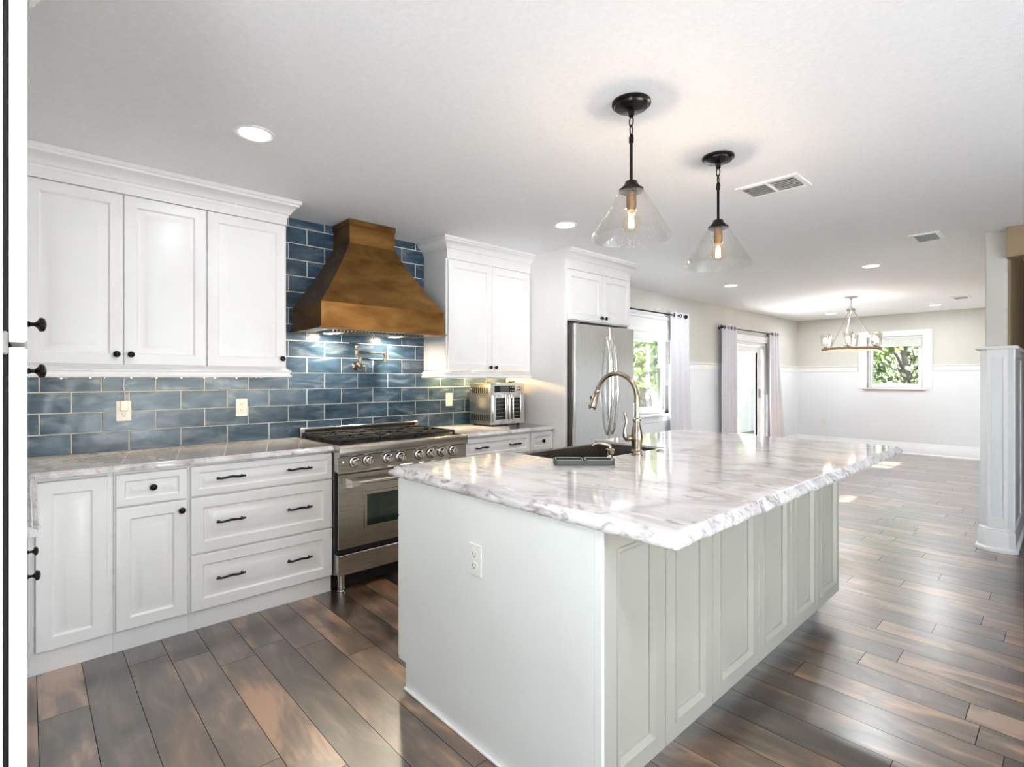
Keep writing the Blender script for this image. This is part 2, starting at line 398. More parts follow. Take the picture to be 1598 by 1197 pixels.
def wall_holes(mb, axis, a0, a1, c0, c1, holes, z0=0.0, z1=H):
    """wall along axis from a0 to a1, thickness c0..c1, holes (a,b,za,zb)"""
    def bx(p, q, za, zb):
        if q-p < 1e-4 or zb-za < 1e-4: return
        if axis == 'x': mb.box(p, q, c0, c1, za, zb)
        else: mb.box(c0, c1, p, q, za, zb)
    a = a0
    for (p, q, za, zb) in sorted(holes):
        bx(a, p, z0, z1); bx(p, q, z0, za); bx(p, q, zb, z1); a = q
    bx(a, a1, z0, z1)
    return mb
struct('wall_back', wall_holes(MB(), 'x', XL-T, XD+T, 0, T, [W1, D1]), M_greige)
struct('wall_dining', wall_holes(MB(), 'y', YR, 0, XD, XD+T, [W2]), M_greige)
RW = (-4.6, -3.5, .3, 2.3); RV = (.5, 3.7, .03, 1.95)
struct('wall_left', wall_holes(MB(), 'y', YR, 0, XL-T, XL, [RW]), M_greige)
struct('wall_rear', wall_holes(MB(), 'x', XL-T, 9.2, YR-T, YR, [RV]), M_greige)
# partition with chamfered end, upper post part and lower wainscoted part
PX = 5.50
struct('wall_partition', MB().box(PX, XD, -3.44, -3.312, 0, H, .006), M_greige)
b = MB().prism([(PX-.012, -3.325), (PX-.012, -3.442), (PX+.018, -3.470), (XD, -3.470), (XD, -3.28), (PX+.03, -3.28)], 'z', 0, 1.563)
wp = struct('trim_1', b, M_wain)
b = MB().sweep([(XD, -3.47), (PX+.018, -3.470), (PX-.012, -3.442), (PX-.012, -3.325), (PX+.03, -3.28), (XD, -3.28)][::-1],
               [(0, 1.560), (.022, 1.560), (.030, 1.566), (.030, 1.582), (.024, 1.588), (-.03, 1.588)][::-1])
struct('trim_2', b, M_trim)
b = MB().sweep([(XD, -3.47), (PX+.018, -3.470), (PX-.012, -3.442), (PX-.012, -3.325), (PX+.03, -3.28), (XD, -3.28)][::-1],
               [(0, 0), (.030, 0), (.030, .02), (.014, .035), (.014, .145), (.008, .160), (.010, .168), (0, .18)][::-1])
struct('baseboard_partition', b, M_trim)
# recessed panel frame on the end of the partition, stiles on its hall side
b = MB(); xf = PX-.012
b.box(xf-.007, xf, -3.347, -3.327, .18, 1.56); b.box(xf-.007, xf, -3.440, -3.418, .18, 1.56)
b.box(xf-.007, xf, -3.418, -3.347, 1.50, 1.56); b.box(xf-.007, xf, -3.418, -3.347, .18, .26)
for i in range(8):
    x = PX+.03+i*.72; b.box(x, x+.09, -3.48, -3.47, .18, 1.49)
b.box(PX+.03, 11.2, -3.482, -3.47, 1.49, 1.56)
struct('trim_3', b, M_trim)
# header over the hall opening and the hall itself
struct('wall_header', MB().box(5.40, 5.55, -4.9, -3.44, 2.25, H), M_tan)
struct('wall_hall', MB().box(PX+.02, 9.0, -3.455, -3.4402, 1.59, H), M_tan)
b = MB(); wall_holes(b, 'y', -4.9, -3.47, 9.0, 9.1, [(-4.5, -3.72, 0, 2.05)]); b.box(5.4, 9.1, -5.0, -4.9, 0, H); b.box(5.4, 5.5, YR, -5.0, 0, H)
struct('wall_right', b, M_tan)
d3 = struct('door_3', MB().box(9.03, 9.07, -4.49, -3.73, .01, 2.04, .004), noise_mat(mat('dark_door', lin(70, 48, 32), .4), 8, lin(60, 40, 28), lin(86, 60, 40), stretch=(6, 6, 1)))
# dark opening further down the hall wall
struct('trim_4', MB().box(7.1, 7.2, -3.50, -3.455, 0, 2.1).box(8.0, 8.1, -3.50, -3.455, 0, 2.1).box(7.2, 8.0, -3.50, -3.455, 2.0, 2.1), noise_mat(mat('stained_casing', lin(96, 70, 48), .5), 10, lin(86, 60, 40), lin(108, 80, 56)))
struct('door_4', MB().box(7.2, 8.0, -3.49, -3.475, .01, 2.0), M_gap)

# wainscot, chair rails, baseboards of the dining room
WZ = 1.468
b = MB(); wall_holes(b, 'x', 4.55, XD, -.008, 0, [(W1[0]-.02, W1[1]+.02, W1[2]-.05, WZ), (D1[0]-.12, D1[1]+.12, 0, WZ)], 0, WZ)
struct('trim_5', b, M_wain)
b = MB(); wall_holes(b, 'y', -3.28, 0, XD-.008, XD, [(W2[0]-.02, W2[1]+.02, W2[2]-.05, WZ)], 0, WZ)
struct('trim_6', b, M_wain)
rail = [(0, WZ), (.018, WZ), (.018, 1.545), (.034, 1.549), (.034, 1.563), (.0, 1.563)]
basep = [(0, 0), (.032, 0), (.032, .02), (.020, .03), (.020, .150), (.012, .165), (.012, .200), (.006, .215), (0, .225)]
k = 0
for nm, path in (('a', [(W1[1]+.14, 0), (D1[0]-.14, 0)]), ('b', [(D1[1]+.14, 0), (XD, 0), (XD, W2[1]+.14)]), ('c', [(XD, W2[0]-.14), (XD, -3.28)])):
    struct('trim_%d' % (7+k), MB().sweep(path, rail[::-1]), M_trim); k += 1
struct('baseboard_back', MB().sweep([(4.55, 0), (D1[0]-.12, 0)], basep[::-1]), M_trim)
struct('baseboard_dining', MB().sweep([(D1[1]+.12, 0), (XD, 0), (XD, -3.28)], basep[::-1]), M_trim)

# window_1 (curtain wall)
def win(name, mb_frame, mb_glass, mb_case):
    f = struct(name, mb_frame, M_trim)
    g = obj('window_pane', mb_glass, M_glass, f, smooth=0)
    c = obj('casing', mb_case, M_trim, f)
    return f
x0, x1, z0, z1 = W1
f = MB(); yj = .12
f.box(x0, x0+.05, .05, yj, z0, z1).box(x1-.05, x1, .05, yj, z0, z1).box(x0+.05, x1-.05, .05, yj, z1-.05, z1).box(x0+.05, x1-.05, .05, yj, z0, z0+.05)
f.box(x0+.05, x0+.09, .07, yj-.01, z0+.05, z1-.05).box(x1-.09, x1-.05, .07, yj-.01, z0+.05, z1-.05).box(x0+.09, x1-.09, .07, yj-.01, z1-.09, z1-.05).box(x0+.09, x1-.09, .07, yj-.01, z0+.05, z0+.09)
c = MB(); c.box(x1, x1+.09, -.02, 0, z0, z1+.1, .003).box(x0-.09, x0, -.02, 0, z0, z1+.1, .003).box(x0, x1, -.02, 0, z1, z1+.1, .003)
c.box(x0-.11, x1+.11, -.045, .05, z0-.03, z0, .004).box(x0-.09, x1+.09, -.015, 0, z0-.11, z0-.03, .003)
win('window_1', f, MB().box(x0+.09, x1-.09, .09, .094, z0+.09, z1-.09), c)
# window_2 (dining wall)
y0, y1, z0, z1 = W2
f = MB(); xa, xb = XD+.05, XD+.12
f.box(xa, xb, y0, y0+.04, z0, z1).box(xa, xb, y1-.04, y1, z0, z1).box(xa, xb, y0+.04, y1-.04, z1-.04, z1).box(xa, xb, y0+.04, y1-.04, z0, z0+.04)
f.box(xa+.02, xb-.01, y0+.04, y0+.075, z0+.04, z1-.04).box(xa+.02, xb-.01, y1-.075, y1-.04, z0+.04, z1-.04).box(xa+.02, xb-.01, y0+.075, y1-.075, z0+.04, z0+.08)
c = MB(); c.box(XD-.02, XD, y0-.13, y0, z0, z1, .003).box(XD-.02, XD, y1, y1+.13, z0, z1, .003).box(XD-.022, XD, y0-.13, y1+.13, z1, z1+.10, .003)
c.box(XD-.045, XD+.05, y0-.06, y1+.06, z0-.025, z0, .004).box(XD-.012, XD, y0-.13, y1+.13, z0-.03, z0-.0)
win('window_2', f, MB().box(XD+.085, XD+.089, y0+.075, y1-.075, z0+.08, z1-.04), c)
# door_1: glazed patio door
x0, x1, z0, z1 = D1
f = MB(); f.box(x0, x0+.05, .02, .14, 0, z1).box(x1-.05, x1, .02, .14, 0, z1).box(x0+.05, x1-.05, .02, .14, z1-.05, z1)
s0, s1 = x0+.06, x1-.06
f.box(s0, s0+.17, .07, .115, .01, z1-.06, .003).box(s1-.17, s1, .07, .115, .01, z1-.06, .003).box(s0+.17, s1-.17, .07, .115, z1-.17, z1-.06, .003).box(s0+.17, s1-.17, .07, .115, .01, .26, .003)
d = struct('door_1', f, M_trim)
obj('window_pane', MB().box(s0+.17, s1-.17, .09, .096, .26, z1-.17), M_glass, d)
c = MB().box(x0-.11, x0, -.02, 0, 0, z1+.11, .003).box(x1, x1+.11, -.02, 0, 0, z1+.11, .003).box(x0, x1, -.02, 0, z1, z1+.11, .003)
obj('casing', c, M_trim, d)
obj('handle', MB().box(s1-.10, s1-.05, .045, .07, .98, 1.14, .006).tube([(s1-.075, .05, 1.06), (s1-.075, .01, 1.06), (s1-.19, .01, 1.06)], .008), M_silver, d)
# window_fill_left: unseen glazing left of the camera, added to light the room
y0, y1, z0, z1 = RW
f = MB().box(XL-.1, XL-.02, y0, y1, z1-.07, z1).box(XL-.1, XL-.02, y0, y1, z0, z0+.07)
for y in (y0, y1-.07): f.box(XL-.1, XL-.02, y, y+.07, z0+.07, z1-.07)
d = struct('window_fill_left', f, M_trim); obj('window_pane', MB().box(XL-.065, XL-.06, y0+.07, y1-.07, z0+.07, z1-.07), M_glass, d)

# window_fill_rear: unseen glazing behind the camera, added to light cabinet fronts and ceiling
x0, x1, z0, z1 = RV
f = MB().box(x0, x1, YR-.1, YR-.02, z1-.07, z1).box(x0, x1, YR-.1, YR-.02, z0, z0+.07)
for x in (x0, x0+1.215, x1-.07): f.box(x, x+.07, YR-.1, YR-.02, z0+.07, z1-.07)
d = struct('window_fill_rear', f, M_trim); obj('window_pane', MB().box(x0+.07, x1-.07, YR-.065, YR-.06, z0+.07, z1-.07), M_glass, d)

# tiled kitchen wall
tb = MB(); TP = .2612; TX = .0471; TR = .11533; TZ = 1.6075; g = .0022; rt = random.Random(5)
zt = TZ
while zt < H: zt += TR
k = round((zt-TZ)/TR)
row = -k
z = TZ+k*TR
while z > .93:
    off = .5 if (row % 2) else 0.0     # joints at integer (row even) or half positions
    for i in range(-4, 15):
        a = TX+(i+off)*TP; q0, q1 = max(a+g, XL+.002), min(a+TP-g, 3.428); za, zb = max(z-TR+g, .9172), min(z-g, H-.001)
        if q1-q0 < .01 or zb-za < .01: continue
        r = rt.random()
        bm = [(q0, -.006), (q1, -.006)]
        e = .0025
        vs = [(q0, -.004, za), (q1, -.004, za), (q1, -.004, zb), (q0, -.004, zb), (q0+e, -.010, za+e), (q1-e, -.010, za+e), (q1-e, -.010, zb-e), (q0+e, -.010, zb-e)]
        tb.add(vs, [(4, 5, 6, 7), (0, 1, 5, 4), (1, 2, 6, 5), (2, 3, 7, 6), (3, 0, 4, 7)], tag=r)
    z -= TR; row += 1
tw = struct('wall_tile', tb, M_tile, smooth=0)
obj('grout', MB().box(XL+.001, 3.429, -.0062, -.0001, .9171, H-.0005), M_grout, tw)
# which vertical joints land on which row is fixed by the photo: see the row parity above

# ------------------------------------------------------------------ ceiling fittings
def can_light(x, y, label, power=24, vis=True, color=(.92, .96, 1)):
    t = thing('recessed_light', label, 'ceiling light', (x, y, H), 'recessed ceiling lights')
    obj('trim_ring', MB().lathe([(.066, 0), (.066, -.004), (.078, -.007), (.088, -.003), (.088, 0)], (x, y, H), caps=False, seg=32), M_trim, t)
    obj('lens', MB().lathe([(.0665, -.0025), (.03, -.004), (0, -.0045)], (x, y, H), caps=False, seg=32), M_can, t)
    l = lamp('AREA', (x, y, H-.012), power, color, .12); l.parent = t; l.location = (0, 0, -.012)
    return t
CP = 2.4
can_light(.775, -1.195, 'large bright round recessed light above the left wall cabinets', CP)
can_light(2.927, -1.215, 'round recessed ceiling light in front of the tall white fridge cabinet', CP)
can_light(6.271, -2.384, 'recessed light in the ceiling below the small square vent', CP*2.9)
can_light(6.336, -.916, 'recessed light in the ceiling near the curtained window wall', CP*2.9)
can_light(10.416, -.863, 'faint recessed light at the far ceiling left of the chandelier', CP*2.9)
can_light(10.372, -2.318, 'faint recessed light at the far ceiling beside the small far vent', CP*2.9)
can_light(.42, -4.0, 'recessed ceiling light right above the camera, behind the pantry', 13)
def vent(x0, x1, y0, y1, label, banks, along='y', n=7):
    cx, cy = (x0+x1)/2, (y0+y1)/2
    t = thing('ceiling_vent', label, 'vent', (cx, cy, H), 'white ceiling air vents')
    fr = MB(); w = .028
    for a in ((x0, x1, y0, y0+w), (x0, x1, y1-w, y1), (x0, x0+w, y0+w, y1-w), (x1-w, x1, y0+w, y1-w)): fr.box(*a, H-.012, H-.0005, .002)
    if banks == 2: fr.box(x0+w, x1-w, cy-.008, cy+.008, H-.012, H-.0005)
    obj('frame', fr, M_trim, t)
    obj('duct_opening', MB().box(x0+w, x1-w, y0+w, y1-w, H-.0015, H-.0005), M_gap, t)
    s = MB()
    for i in range(n):
        x = x0+w+(i+.5)*(x1-x0-2*w)/n
        s.M = Matrix.Translation((x, cy, H-.008)) @ Matrix.Rotation(-.75, 4, 'Y'); s.box(-.006, .006, -(y1-y0)/2+w, (y1-y0)/2-w, -.0008, .0008)
    obj('louver', s, M_trim, t)
vent(3.11, 3.36, -2.745, -2.40, 'large white rectangular ceiling vent beside the second pendant', 2)
vent(5.14, 5.47, -3.08, -2.885, 'mid sized white ceiling vent near the partition column', 1, n=6)
vent(9.50, 9.78, -2.80, -2.60, 'small far ceiling vent near the partition column top', 1, n=6)

def pendant(x, y, label):
    t = thing('pendant_light', label, 'pendant light', (x, y, H), 'glass cone pendants over the island')
    c = MB().lathe([(.079, 0), (.079, -.010), (.070, -.014), (.066, -.022), (.030, -.030), (.014, -.034), (.012, -.055), (.006, -.062)], (x, y, H), seg=32, caps=False)
    obj('canopy', c, M_bronze, t)
    ch = MB()
    def link(zc, ax):
        pts = []
        for k in range(16):
            a = 2*PI*k/16; u = .009*math.cos(a); w = .022*math.sin(a)
            pts.append((x+u, y, zc+w) if ax else (x, y+u, zc+w))
        ch.tube(pts, .0028, 6, closed=True)
    for i, ax in enumerate((0, 1, 0)): link(H-.078-i*.037, ax)
    obj('chain', ch, M_bronze, t)
    zt = 2.322
    obj('rod', MB().tube([(x, y, zt+.012), (x, y, 2.14)], .0065, 12).lathe([(.010, 0), (.010, .02), (.004, .028)], (x, y, zt-.01), seg=12), M_bronze, t)
    obj('shade_holder', MB().lathe([(.010, .045), (.024, .038), (.030, .022), (.036, .018), (.036, .010), (.050, .006), (.050, -.004), (.022, -.008)], (x, y, 2.112), seg=28), M_bronze, t)
    obj('socket', MB().lathe([(.021, 0), (.021, -.060), (.018, -.066), (.018, -.074)], (x, y, 2.104), seg=24), M_brass, t)
    zb = 1.985
    bl = [(.0135, .052), (.014, .044), (.020, .030), (.034, .012), (.039, -.006), (.035, -.024), (.022, -.038), (.0, -.043)]
    bb = obj('bulb', MB().lathe(bl, (x, y, zb), seg=24, caps=False), M_bulbglass, t)
    fi = MB()
    for k in range(6):
        a = k*PI/3; fi.tube([(x+.010*math.cos(a), y+.010*math.sin(a), zb-.024), (x+.008*math.cos(a), y+.008*math.sin(a), zb+.026)], .0013, 6)
    obj('filament', fi, M_bulb_warm, bb)
    prof = [(.050, 2.108), (.053, 2.108), (.080, 2.064), (.120, 1.996), (.165, 1.920), (.165, 1.917), (.162, 1.917), (.117, 1.994), (.050, 2.103)]
    obj('glass_shade', MB().lathe([(r, z) for r, z in prof], (x, y, 0), seg=64, caps=False), M_shadeglass, t)
    l = lamp('POINT', (x, y, zb), 3.2, (1, .80, .60), .012); l.parent = t; l.location = (0, 0, zb-H)
pendant(1.826, -2.543, 'nearer and larger clear glass cone pendant over the island')
pendant(2.603, -2.541, 'farther clear glass cone pendant, the right one of the two')

# chandelier
def chandelier():
    x, y = 8.443, -1.663
    t = thing('chandelier', 'round ring chandelier with ribbed glass shades in the dining area', 'chandelier', (x, y, H))
    obj('canopy', MB().lathe([(.085, 0), (.085, -.012), (.06, -.022), (.012, -.028), (.01, -.05)], (x, y, H), seg=24, caps=False), M_silver, t)
    c = MB(); c.tube([(x, y, H-.05), (x, y, H-.10)], .006, 8)
    for i in range(2):
        zc = H-.125-i*.035
        c.tube([(x+(.013*math.cos(2*PI*k/12) if i else 0), y+(0 if i else .013*math.cos(2*PI*k/12)), zc+.022*math.sin(2*PI*k/12)) for k in range(12)], .0035, 6, closed=True)
    obj('chain', c, M_silver, t)
    obj('hub', MB().lathe([(.01, .05), (.018, .03), (.050, .02), (.050, -.012), (.022, -.02), (.01, -.03)], (x, y, 2.285), seg=20), M_silver, t)
    zr = 1.744
    for k in range(3):
        a = .5+k*2*PI/3
        obj('arm', MB().tube([(x+.035*math.cos(a), y+.035*math.sin(a), 2.27), (x+.335*math.cos(a), y+.335*math.sin(a), zr+.01)], .0065, 8), M_silver, t)
    R = .335
    obj('ring', MB().lathe([(R+.020, -.016), (R+.020, .016), (R-.020, .016), (R-.020, -.016), (R+.020, -.016)], (x, y, zr), seg=64, caps=False), M_wood, t)
    for k in range(6):
        a = .15+k*PI/3; px, py = x+R*math.cos(a), y+R*math.sin(a)
        cup = obj('lamp_cup', MB().lathe([(.010, 0), (.028, .012), (.030, .022), (.012, .028), (.011, .075)], (px, py, zr+.016), seg=16), M_silver, t)
        obj('glass_shade', MB().lathe([(.040, .030), (.048, .05), (.056, .12), (.064, .20), (.061, .20), (.053, .12), (.045, .05), (.038, .033)], (px, py, zr+.016), seg=24, caps=False), M_chglass, t)
        obj('bulb', MB().ball((px, py, zr+.125), .024, 12, 1.4), M_chbulb, t)
    l = lamp('POINT', (x, y, zr+.12), 7, (1, .92, .82), .035); l.parent = t; l.location = (0, 0, zr+.12-H)
chandelier()
# ------------------------------------------------------------------ cabinetry
RAISED = [(0, .003), (.003, 0), (.056, 0), (.060, .005), (.064, .011), (.073, .011), (.104, .002), (.107, .0015)]
RAISED_S = [(0, .003), (.003, 0), (.034, 0), (.038, .005), (.041, .009), (.047, .009), (.066, .002), (.068, .0015)]
FLAT = [(0, .002), (.002, 0), (.056, 0), (.058, -.006), (.066, -.006), (.080, .008), (.081, .014)]
BR = lambda s: [(a*s, d) for a, d in RAISED]
def front(name, x0, x1, z0, z1, yf, parent, style=RAISED, m=None, th=.02, label=None, M=None):
    b = MB()
    if M is not None: b.M = M
    b.rings(x0, x1, z0, z1, yf, th, style)
    o = obj(name, b, m or M_white, parent, smooth=25)
    if label: o['label'] = label
    return o
KN = [(.0055, 0), (.0075, .002), (.0045, .006), (.0045, .012), (.008, .016), (.0155, .020), (.0165, .024), (.0145, .029), (.008, .032), (0, .033)]
def knob(p, parent, axis=(0, -1, 0)):
    return obj('knob', MB().lathe([(r, h) for r, h in KN], p, axis, seg=20, caps=False), M_bronze, parent)
def pull(xc, z, yf, parent, w=.128):
    b = MB(); h = w/2
    pts = []; R = []
    for i in range(17):
        u = -1+i/8; pts.append((xc+u*h*1.12, yf-.026-.004*math.cos(u*PI), z+.0035*math.cos(u*PI*2)*0+.003*math.cos(u*PI*1.5)))
        R.append(.0048+.0016*(1-abs(u)) if abs(u) < .95 else .0062)
    b.tube(pts, R, 10)
    for s in (-1, 1): b.tube([(xc+s*h*.9, yf, z), (xc+s*h*.9, yf-.026, z+.001)], [.006, .0045], 8)
    return obj('handle', b, M_black, parent)

ZB, ZD0, ZD1, ZT = .106, .704, .712, .866       # base front heights: door bottom, door top, drawer bottom, drawer top
YF = -.63
def base_carcass(t, x0, x1, yb=-.004, yf=-.61, z1=.884, toe=.025):
    b = MB().box(x0, x1, yf, yb, .10, z1, .001)
    obj('body', b, M_white, t)
    obj('toe_kick', MB().box(x0, x1, -.602, -.58, 0, .10), M_white, t)
# corner door unit, drawer-over-door unit, three-drawer unit
t = thing('base_cabinet', 'white corner base cabinet with one tall door next to the pantry edge', 'cabinet', (.15, -.3, 0), 'white base cabinets on the tiled wall')
base_carcass(t, .001, .305)
front('door', .026, .283, ZB, .868, YF, t)
t = thing('base_cabinet', 'narrow white base cabinet with a small drawer over a single door, both with black knobs', 'cabinet', (.46, -.3, 0), 'white base cabinets on the tiled wall')
base_carcass(t, .306, .618)
o = front('drawer', .314, .612, ZD1, .868, YF, t, RAISED_S); knob((.463, YF, .793), o)
o = front('door', .314, .612, ZB, ZD0, YF, t); knob((.587, YF, .655), o)
t = thing('base_cabinet', 'wide white three drawer base cabinet left of the range with six black pulls', 'cabinet', (1.0, -.3, 0), 'white base cabinets on the tiled wall')
base_carcass(t, .619, 1.400)
for z0, z1, zp in ((.714, .872, .800), (.410, .705, .565), (ZB, .400, .262)):
    o = front('drawer', .630, 1.398, z0, z1, YF, t, RAISED_S if z1-z0 < .2 else RAISED); pull(.818, zp, YF, o); pull(1.190, zp, YF, o)
t = thing('base_cabinet', 'white base cabinet between range and fridge wall with a wide two-pull drawer on top', 'cabinet', (2.78, -.3, 0), 'white base cabinets on the tiled wall')
base_carcass(t, 2.405, 3.150)
o = front('drawer', 2.415, 3.143, .714, .868, YF, t, RAISED_S); pull(2.60, .795, YF, o, .115); pull(2.955, .795, YF, o, .115)
for a, c in ((2.415, 2.777), (2.781, 3.143)):
    o = front('door', a, c, ZB, ZD0, YF, t); knob((c-.03 if a < 2.5 else a+.03, YF, .655), o)
t = thing('base_cabinet', 'narrow white base cabinet beside the fridge panel with a small knobbed drawer', 'cabinet', (3.29, -.3, 0), 'white base cabinets on the tiled wall')
base_carcass(t, 3.151, 3.426)
o = front('drawer', 3.156, 3.424, .714, .868, YF, t, RAISED_S); knob((3.29, YF, .793), o)
o = front('door', 3.156, 3.424, ZB, ZD0, YF, t); knob((3.19, YF, .655), o)

# left run, faces in the plane x = 0 (seen edge-on)
ML = Matrix.Rotation(PI/2, 4, 'Z')           # local -y -> world +x ; local x -> world y
def side_front(name, y0, y1, z0, z1, t, xf=0.0, style=RAISED):
    return front(name, y0, y1, z0, z1, -xf, t, style, M=ML)
t = thing('base_cabinet', 'white base cabinet run on the left wall, seen edge-on with black knobs', 'cabinet', (-.3, -1.2, 0))
obj('body', MB().box(XL+.003, -.021, -1.775, -.64, .10, .884, .001), M_white, t)
obj('toe_kick', MB().box(-.10, -.08, -1.775, -.64, 0, .10), M_white, t)
for i, (a, c) in enumerate(((-1.765, -1.215), (-1.211, -.66))):
    o = side_front('drawer', a, c, ZD1, .868, t, style=RAISED_S); knob((0, (-1.47 if i == 0 else -.99), (.849 if i == 0 else .83)), o, (1, 0, 0))
    o = side_front('door', a, c, ZB, ZD0, t); knob((0, (-1.46 if i == 0 else -1.05), .700-.03 if i else .690), o, (1, 0, 0))
# tall pantry in front of it
t = thing('pantry_cabinet', 'tall white pantry cabinet at the left edge of the photo, doors seen edge-on', 'cabinet', (-.3, -2.25, 0))
PY0, PY1 = -2.712, -1.78
obj('body', MB().box(XL+.003, -.0265, PY0-.012, PY1, .10, H-.003, .001), M_white, t)
obj('toe_kick', MB().box(-.12, -.10, PY0, PY1, 0, .10), M_white, t)
obj('shadow_gap', MB().box(-.0264, -.0215, PY0+.002, PY1-.004, .11, H-.12), M_gap, t)
for z0, z1, zk in ((.11, 1.386, 1.356), (1.394, 2.33, 1.462)):
    o = side_front('door', PY0, PY1-.004, z0, z1, t); knob((0, PY0+.53, zk), o, (1, 0, 0))
obj('hinge', MB().box(-.034, -.0205, PY0-.004, PY0+.0015, 1.375, 1.41, .004), M_silver, t)
CRN = [(0, 2.372), (.004, 2.372), (.007, 2.388), (.016, 2.392), (.020, 2.402), (.046, 2.436), (.056, 2.440), (.060, 2.452), (.068, 2.455), (.070, H-.001), (-.01, H-.001)]
obj('crown', MB().sweep([(0, PY0), (0, PY1)], [(o*.9, z) for o, z in CRN]), M_white, t)

# upper cabinets left
CY = -.33
def upper(t, x0, x1, z0=1.402, z1=2.375, yf=-.31):
    obj('body', MB().box(x0, x1, yf, -.012, z0, z1, .001), M_white, t)
t = thing('upper_cabinet', 'white two door upper cabinet at the left end of the tiled wall', 'cabinet', (.4, -.16, 1.4), 'white upper cabinets')
upper(t, -.02, .769)
for a, c, xk in ((-.015, .3755, .346), (.3785, .767, .408)):
    o = front('door', a, c, 1.412, 2.32, CY, t); knob((xk, CY, 1.466), o)
obj('blind_filler', MB().box(XL+.003, -.021, -.325, -.012, 1.402, 2.375), M_white, t)
t = thing('upper_cabinet', 'white single door upper cabinet directly left of the copper hood', 'cabinet', (1.0, -.16, 1.4), 'white upper cabinets')
upper(t, .770, 1.229)
o = front('door', .775, 1.221, 1.410, 2.32, CY, t); knob((1.195, CY, 1.463), o)
LR = [(0, 1.343), (.020, 1.343), (.026, 1.348), (.026, 1.356), (.018, 1.360), (.018, 1.374), (.024, 1.379), (.024, 1.386), (.010, 1.392), (.0, 1.402), (-.015, 1.402), (-.015, 1.343)]
m1 = obj('crown_moulding', MB().box(-.02, 1.2285, -.33, -.31, 2.325, 2.376).sweep([(XL+.004, -.33), (1.229, -.33), (1.229, -.012)], CRN), M_white)
tag(m1, 'white crown moulding along the top of the left upper cabinets', 'moulding', 'cabinet crown mouldings')
m1 = obj('light_rail', MB().sweep([(-.019, -.315), (1.229, -.315), (1.229, -.012)], LR), M_white)
tag(m1, 'white light rail moulding under the left upper cabinets', 'moulding', 'cabinet light rails')
# upper cabinet right
t = thing('upper_cabinet', 'white two door upper cabinet above the toaster oven', 'cabinet', (2.95, -.16, 1.4), 'white upper cabinets')
upper(t, 2.478, 3.428, yf=-.33)
for a, c, xk in ((2.494, 2.9555, 2.927), (2.9585, 3.418, 2.987)):
    o = front('door', a, c, 1.400, 2.300, -.35, t); knob((xk, -.35, 1.430), o)
m1 = obj('crown_moulding', MB().box(2.479, 3.428, -.347, -.331, 2.31, 2.376).sweep([(2.478, -.012), (2.478, -.347), (3.428, -.347)], CRN), M_white)
tag(m1, 'white crown moulding on top of the upper cabinet right of the hood', 'moulding', 'cabinet crown mouldings')
m1 = obj('light_rail', MB().sweep([(2.478, -.012), (2.478, -.332), (3.428, -.332)], [(o, z-.004) for o, z in LR]), M_white)
tag(m1, 'white light rail moulding under the upper cabinet right of the hood', 'moulding', 'cabinet light rails')
# fridge enclosure
t = thing('fridge_cabinet', 'tall white surround with a two door cabinet above the fridge', 'cabinet', (3.9, -.38, 0))
obj('side_panel', MB().box(3.430, 3.455, -.773, -.001, 0, H-.002, .001), M_white, t)
obj('side_panel', MB().box(4.385, 4.410, -.750, -.001, 0, H-.002, .001), M_white, t)
obj('body', MB().box(3.456, 4.384, -.750, -.004, 1.850, H-.002, .001), M_white, t)
o = front('door', 3.462, 3.958, 1.858, 2.30, -.772, t); knob((3.931, -.772, 1.897), o)
o = front('door', 3.962, 4.406, 1.858, 2.30, -.772, t); knob((3.992, -.772, 1.897), o)
obj('crown', MB().box(3.455, 4.41, -.770, -.751, 2.304, H-.002).sweep([(3.432, -.771), (4.410, -.771), (4.410, -.02)], [(o*1.02, z) for o, z in CRN]), M_white, t)

# worktops
def ctop(path_edge, poly, z1, th, parent=None):
    z0 = z1-th
    prof = [(0, z1), (.006, z1), (.010, z1-.004), (.011, z1-.008), (.016, z1-.010), (.024, z1-.016), (.028, z1-.024), (.028, z0+.004), (.024, z0), (0, z0)]
    b = MB().prism(poly, 'z', z0, z1)
    b.sweep(path_edge, prof[::-1])
    return b
# left L-shaped worktop
e = .028
b = ctop([(.030-e, -1.762), (.030-e, -.655+e), (1.402, -.655+e)][::1], [(XL+.003, -.0105), (XL+.003, -1.76), (.030-e, -1.76), (.030-e, -.655+e), (1.402, -.655+e), (1.402, -.0105)], .916, .031)
o = obj('worktop', b, M_stone); tag(o, 'marbled grey and white worktop left of the range turning the corner', 'worktop', 'quartz worktops')
b = ctop([(2.400, -.655+e), (3.427, -.655+e)], [(2.400, -.0105), (2.400, -.655+e), (3.427, -.655+e), (3.427, -.0105)], .916, .031)
o = obj('worktop', b, M_stone); tag(o, 'short marbled worktop right of the range under the toaster oven', 'worktop', 'quartz worktops')

# ------------------------------------------------------------------ kitchen island
t = thing('kitchen_island', 'white kitchen island base with panelled long side and plain end panel', 'kitchen island', (2.3, -2.3, 0))
b = MB().box(1.215, 1.86, -2.842, -1.79, .11, .9045).box(2.675, 3.39, -2.842, -1.79, .11, .9045).box(1.86, 2.675, -2.842, -2.235, .11, .9045).box(1.86, 2.675, -2.235, -1.79, .11, .69).box(1.215, 3.39, -2.765, -1.86, 0, .11)
obj('body', b, M_side, t)
